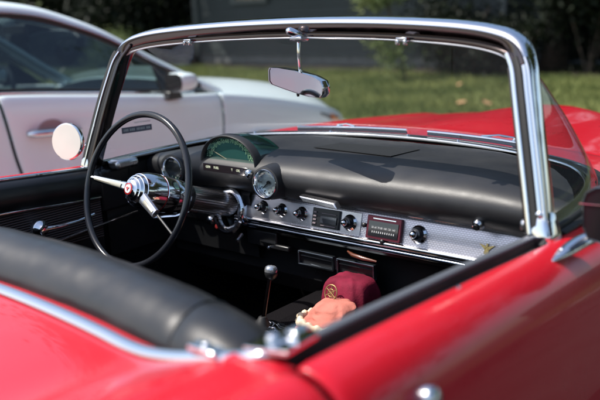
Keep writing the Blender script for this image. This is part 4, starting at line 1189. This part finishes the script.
# dry leaves on the lawn
rng = random.Random(5); dry = None
for k, (x, y) in enumerate(((-3.35, 7.0), (-3.06, 7.1), (-4.4, 8.9), (-1.5, 8.8))):
    if dry is None:
        bm = B(); pts = [V((.09 * math.cos(2 * PI * j / 10) * (1 + .35 * (j % 2)), .07 * math.sin(2 * PI * j / 10) * (1 + .35 * (j % 2)), .012 * math.sin(j * 2.1))) for j in range(10)]
        prism(bm, pts, (0, 0, .003)); dry = obj('dry_leaf', bm, mat('dry_leaf', (.42, .24, .12), rough=.8, var=.2), None, smooth=False)
        o = dry
    else:
        o = dry.copy(); C.objects.link(o)
    o.location = (x, y, .125); o.rotation_euler = (rng.uniform(-.4, .4), rng.uniform(-.4, .4), rng.uniform(0, 6))
    s = rng.uniform(.45, .7); o.scale = (s, s, s)
    tag(o, 'curled tan dry leaf lying in the sunlit grass beyond the hood', 'leaf', 'dry leaves on the lawn')

# house with lapped siding
house = thing('house', 'grey green clapboard house in deep shade behind the lawn', 'house', (-8.5, 15, 0))
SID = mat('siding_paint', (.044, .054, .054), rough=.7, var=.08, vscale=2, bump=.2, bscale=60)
bm = B(); W0, W1 = -13.2, -5.2
prof = []
z = .28
while z < 3.0:
    prof += [(12.0, z), (12.028, z + .004), (12.006, z + .15)]
    z += .15
rows = [[(x, 24.0 - 12.0 - (y - 12.0) if False else 12.03 - (y - 12.0), zz) for y, zz in prof] for x in (W0, W1)]
grid(bm, rows); grid(bm, [[(W1 + (y - 12.0) - .03, 12.0, zz) for y, zz in prof], [(W1 + (y - 12.0) - .03, 18, zz) for y, zz in prof]]); grid(bm, [[(W0 - (y - 12.0) + .03, 12.0, zz) for y, zz in prof], [(W0 - (y - 12.0) + .03, 18, zz) for y, zz in prof]])
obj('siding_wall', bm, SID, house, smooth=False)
bm = B(); box(bm, ((W0 + W1) / 2, 15.02, .14), (W1 - W0 - .04, 5.96, .28)); obj('foundation', bm, mat('foundation', (.15, .15, .145), rough=.9, var=.2, bump=.4, bscale=20), house, smooth=False)
TRIMP = mat('trim_paint', (.13, .145, .14), rough=.6, var=.08)
for x in (W0 - .01, W1 + .01):
    bm = B(); box(bm, (x, 11.99, 1.50), (.13, .10, 2.44)); obj('corner_board', bm, TRIMP, house, smooth=False)
bm = B(); prism(bm, [(W0 - .4, 10.55, 2.80), (W0 - .4, 15, 5.0), (W0 - .4, 18.5, 2.95)], (W1 - W0 + .8, 0, 0)); obj('roof', bm, mat('shingles', (.06, .055, .05), rough=.9, var=.3, vscale=6, bump=.8, bscale=12), house, smooth=False)  # unseen eave drawn far out to shade the front wall
for x in (-11.4, -7.4):
    bm = B()
    for a, b, c, d in ((x - .55, x + .55, 1.45, 1.53), (x - .55, x + .55, 2.55, 2.63), (x - .55, x - .47, 1.53, 2.55), (x + .47, x + .55, 1.53, 2.55), (x - .47, x + .47, 2.02, 2.06)):
        box(bm, ((a + b) / 2, 11.96, (c + d) / 2), (b - a, .07, d - c))
    w = obj('window', bm, D.materials['trim_paint'], house, smooth=False)
    bm = B(); box(bm, (x, 11.985, 2.04), (.94, .01, 1.02)); obj('pane', bm, mat('pane', (.02, .025, .03), rough=.05, coat=1), w, smooth=False)

# dark boards added to blacken the gaps behind the bushes beside the house
BACKDROP = mat('backdrop_boards', (.022, .018, .015), rough=.85, var=.3, vscale=5, bump=.5, bscale=30)
for x0, x1, lb in ((W1 + .35, 9.0, 'dark boards added to blacken gaps behind the hedge bushes, right of the house'), (-34.0, W0 - .35, 'dark boards added to blacken gaps behind the deep shaded bushes, left of the house')):
    fn = thing('dark_backdrop', lb, 'backdrop', ((x0 + x1) / 2, 14.2, 0))
    bm = B(); nb = int((x1 - x0) / .16)
    for k in range(nb):
        box(bm, (x0 + .16 * k + .08, 14.2 + .008 * (k % 2), 1.2 + .012 * math.sin(k * 2.3)), (.157, .02, 2.3))
    obj('boards', bm, BACKDROP, fn, smooth=False)
    for z in (.5, 1.9):
        bm = B(); box(bm, ((x0 + x1) / 2, 14.245, z), (x1 - x0, .05, .09)); obj('rail', bm, BACKDROP, fn, smooth=False)
# foliage
def crown(name, blobs, nleaf, size, m, parent=None, seed=0, shell=.45):
    rng = random.Random(seed); vs, fs = [], []
    tot = sum(b[3] * b[4] * b[5] for b in blobs) ** 1
    for cx, cy, cz, rx, ry, rz in blobs:
        nb = int(nleaf * rx * ry * rz / tot)
        clumps = []
        for _ in range(max(4, nb // 28)):
            d = V((rng.gauss(0, 1), rng.gauss(0, 1), rng.gauss(0, 1))).normalized() * (rng.uniform(shell, 1.0))
            clumps.append(V((cx + d.x * rx, cy + d.y * ry, cz + d.z * rz)))
        cs = min(rx, ry, rz) * .22 + size
        for _ in range(nb):
            c = rng.choice(clumps)
            p = c + V((rng.gauss(0, cs), rng.gauss(0, cs), rng.gauss(0, cs * .8)))
            if p.z < .05: p.z = .05 + rng.random() * .1
            s = size * rng.uniform(.6, 1.3)
            u = V((rng.gauss(0, 1), rng.gauss(0, 1), rng.gauss(0, .7))).normalized()
            w = u.cross(V((rng.gauss(0, 1), rng.gauss(0, 1), rng.gauss(0, 1)))).normalized() * s * .28
            k = len(vs)
            t1 = u * s
            vs.extend((p - t1 * .5, p + w, p + t1 * .5 + V((0, 0, -s * .15)), p - w))
            fs.append((k, k + 1, k + 2, k + 3))
    return obj(name, ([tuple(v) for v in vs], fs), m, parent, smooth=False)
BARK = mat('bark', (.09, .07, .055), rough=.9, var=.3, vscale=12, bump=1, bscale=25, bdist=.02)
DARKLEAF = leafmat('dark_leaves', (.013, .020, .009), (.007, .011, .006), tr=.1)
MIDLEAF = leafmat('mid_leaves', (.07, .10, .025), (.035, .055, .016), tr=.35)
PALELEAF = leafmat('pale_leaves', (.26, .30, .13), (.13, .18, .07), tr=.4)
def tree(label, loc, h, crown_r, seed, leaf, nleaf=9000, size=.12, group=None, name='tree', crown_h=None, low=.45):
    t = thing(name, label, 'tree', loc, group)
    rng = random.Random(seed)
    x, y, _ = loc
    bm = B(); tube(bm, catmull([(x, y, -.1), (x + rng.uniform(-.1, .1), y, h * .25), (x + rng.uniform(-.2, .2), y + rng.uniform(-.2, .2), h * .6), (x, y, h * .9)], 4), .16 * h / 6, 10, scale=[1.3 - 1.1 * k / 12 for k in range(13)])
    for k in range(7):
        a = rng.uniform(0, 6.28); z = h * rng.uniform(.35, .75); e = V((math.cos(a) * crown_r * .75, math.sin(a) * crown_r * .75, h * .22))
        tube(bm, [V((x, y, z)), V((x, y, z)) + e * .5 + V((0, 0, .1)), V((x, y, z)) + e], .05 * h / 6, 6, scale=[1, .7, .3])
    obj('trunk', bm, BARK, t)
    bl = []
    for k in range(8):
        a = 2 * PI * k / 8 + rng.uniform(-.3, .3); r = crown_r * rng.uniform(.35, .68); z = h * rng.uniform(low + .12, .9)
        q = crown_r * rng.uniform(.38, .55)
        bl.append((x + r * math.cos(a), y + r * math.sin(a), z, q, q, q * .75))
    bl.append((x, y, h * .85, crown_r * .55, crown_r * .55, crown_r * .45))
    crown('crown', bl, nleaf, size, leaf, t, seed)
    return t
def shrub(label, loc, r, h, seed, leaf, nleaf, size, group=None, name='shrub', cat='shrub', glint_leaves=0):
    t = thing(name, label, cat, loc, group); x, y, _ = loc; rng = random.Random(seed)
    bm = B()
    for k in range(6):
        a = rng.uniform(0, 6.28); tube(bm, [(x, y, 0), (x + .3 * r * math.cos(a), y + .3 * r * math.sin(a), h * .4), (x + .6 * r * math.cos(a), y + .6 * r * math.sin(a), h * .8)], .018, 6, scale=[1, .7, .3])
    obj('stem', bm, BARK, t)
    bl = [(x + rng.uniform(-.45, .45) * r, y + rng.uniform(-.45, .45) * r, h * rng.uniform(.3, .75), r * .5, r * .5, h * .3) for _ in range(6)]
    crown('foliage', bl, nleaf, size, leaf, t, seed, shell=.2)
    if glint_leaves: tag(crown('glint_leaves', [(x, y, h * .55, r * .8, r * .8, h * .42)], glint_leaves, size * 1.1, PALELEAF, t, seed + 5, shell=.9), kind='stuff')  # pale leaves stand in for bright spots of light in the dark foliage
    return t

# big shade trees over the house side of the lawn
tree('tall shade tree over the roof of the grey green house', (-11.0, 14.6, 0), 8.5, 4.2, 21, MIDLEAF, 12000, .26)
tree('tall shade tree rising left of the house corner', (-15.5, 12.6, 0), 8.0, 4.0, 22, MIDLEAF, 12000, .26)
tree('tall shade tree between the house and the dark hedge', (-4.6, 12.9, 0), 8.0, 4.0, 23, MIDLEAF, 12000, .26)
tree('tall shade tree behind the right end of the hedge', (.8, 12.6, 0), 8.0, 4.2, 24, MIDLEAF, 12000, .26)
# shrubs in front of the house and hedge right
shrub('dense dark shrub against the right end of the house wall', (-5.75, 11.2, 0), 1.1, 1.5, 31, DARKLEAF, 6000, .09, glint_leaves=60)
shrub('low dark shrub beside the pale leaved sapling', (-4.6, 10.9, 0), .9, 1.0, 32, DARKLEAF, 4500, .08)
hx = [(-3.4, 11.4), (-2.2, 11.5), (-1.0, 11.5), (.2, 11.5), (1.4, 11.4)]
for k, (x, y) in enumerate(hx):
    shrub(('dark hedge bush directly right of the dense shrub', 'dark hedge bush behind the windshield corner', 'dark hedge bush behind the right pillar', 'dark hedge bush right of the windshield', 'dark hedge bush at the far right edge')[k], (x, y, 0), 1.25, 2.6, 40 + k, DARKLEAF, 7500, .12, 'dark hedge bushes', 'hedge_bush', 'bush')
# pale leaved sapling
sap = thing('sapling', 'slender young tree with pale green leaves in front of the house', 'tree', (-5.6, 9.6, 0))
bm = B(); tube(bm, [(-5.75, 9.6, 0), (-5.8, 9.55, .5), (-5.95, 9.5, 1.0), (-6.2, 9.4, 1.9)], .02, 8, scale=[1.2, 1, .8, .4]); tube(bm, [(-5.85, 9.55, .6), (-5.7, 9.4, .8), (-5.55, 9.3, .95)], .01, 6); tube(bm, [(-5.95, 9.5, 1.0), (-5.9, 9.3, 1.35), (-5.7, 9.2, 1.6)], .01, 6)
obj('trunk', bm, BARK, sap)
crown('crown', [(-5.98, 9.40, .62, .28, .2, .26), (-5.80, 9.35, .38, .20, .2, .16), (-6.2, 9.3, 1.42, .35, .25, .16), (-5.85, 9.2, 1.55, .30, .25, .2), (-6.3, 9.4, 1.9, .5, .4, .3)], 3000, .085, PALELEAF, sap, 9, shell=.1)
# foliage left, beyond the sedan
shrub('leafy shrub beyond the white sedan roof, left of the house', (-15.0, 11.0, 0), 1.6, 2.4, 51, DARKLEAF, 6000, .12, glint_leaves=90)
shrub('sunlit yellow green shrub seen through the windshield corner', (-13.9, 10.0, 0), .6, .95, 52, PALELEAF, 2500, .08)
shrub('large dark shrub at the far left behind the sedan', (-18.5, 11.0, 0), 2.2, 2.8, 53, DARKLEAF, 9000, .13, glint_leaves=110)
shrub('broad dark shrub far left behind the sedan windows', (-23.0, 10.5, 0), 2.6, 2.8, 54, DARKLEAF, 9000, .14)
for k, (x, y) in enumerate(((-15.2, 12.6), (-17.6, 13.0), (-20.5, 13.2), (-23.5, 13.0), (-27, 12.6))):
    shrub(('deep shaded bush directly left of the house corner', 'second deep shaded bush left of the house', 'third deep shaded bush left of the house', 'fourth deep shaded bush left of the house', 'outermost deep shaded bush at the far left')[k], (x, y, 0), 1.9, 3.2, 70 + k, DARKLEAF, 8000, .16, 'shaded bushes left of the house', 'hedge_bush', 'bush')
# unseen trees added on the near side, for ground shade and dark reflections
tree('unseen low tree added to shade the ground right of the convertible', (4.0, 2.2, 0), 5.0, 2.7, 64, MIDLEAF, 9000, .22, low=.42)
tree('unseen broad tree added for dark reflections on the near right side', (17, -2, 0), 7, 3.6, 61, MIDLEAF, 5000, .3)
tree('unseen broad tree added for dark reflections, right of the convertible', (16, 6, 0), 7, 3.6, 62, MIDLEAF, 5000, .3)
tree('unseen broad tree added for dark reflections behind the viewpoint', (12, -11, 0), 7, 3.6, 63, MIDLEAF, 5000, .3)

# =================================================================== LIGHT, CAMERA
sd = V((-.43, -.36, .83)).normalized()
sun = D.lights.new('sun', 'SUN'); sun.energy = 4.6; sun.angle = math.radians(.5); sun.color = (1, .955, .88)
so = D.objects.new('sun', sun); C.objects.link(so); so.rotation_euler = sd.to_track_quat('Z', 'Y').to_euler(); so.location = (-5, -5, 12)
w = D.worlds.new('World'); bpy.context.scene.world = w; w.use_nodes = True
nt = w.node_tree; sky = nt.nodes.new('ShaderNodeTexSky'); sky.sky_type = 'NISHITA'; sky.sun_disc = False
sky.sun_elevation = math.asin(sd.z); sky.sun_rotation = math.atan2(sd.x, sd.y) % (2 * PI)
sky.air_density = 1.2; sky.dust_density = 2.0; sky.ozone_density = 1
bg = nt.nodes['Background']; bg.inputs['Strength'].default_value = .15
nt.links.new(sky.outputs[0], bg.inputs['Color'])

cam = D.cameras.new('camera'); co = D.objects.new('camera', cam); C.objects.link(co); bpy.context.scene.camera = co
cam.sensor_width = 36; cam.lens = 791.9 / 600 * 36; cam.clip_start = .05; cam.clip_end = 600
y, t, r = math.radians(39.952), math.radians(13.76), math.radians(-2.341)
fw = V((-math.sin(y) * math.cos(t), math.cos(y) * math.cos(t), -math.sin(t)))
rt = V((math.cos(y), math.sin(y), 0)); up = rt.cross(fw)
r2 = rt * math.cos(r) + up * math.sin(r); u2 = -rt * math.sin(r) + up * math.cos(r)
co.matrix_world = Matrix(((r2.x, u2.x, -fw.x, 1.302), (r2.y, u2.y, -fw.y, -1.685), (r2.z, u2.z, -fw.z, 1.340), (0, 0, 0, 1)))
cam.dof.use_dof = True; cam.dof.focus_distance = 2.12; cam.dof.aperture_fstop = 2.3
sc = bpy.context.scene
sc.view_settings.view_transform = 'Standard'; sc.view_settings.look = 'None'; sc.view_settings.exposure = .45; sc.view_settings.gamma = 1
sc.view_settings.use_curve_mapping = False
sc.render.engine = 'CYCLES'
sc.cycles.max_bounces = 10; sc.cycles.glossy_bounces = 6; sc.cycles.transparent_max_bounces = 16
sc.cycles.caustics_reflective = False; sc.cycles.caustics_refractive = False
sc.cycles.sample_clamp_indirect = 6
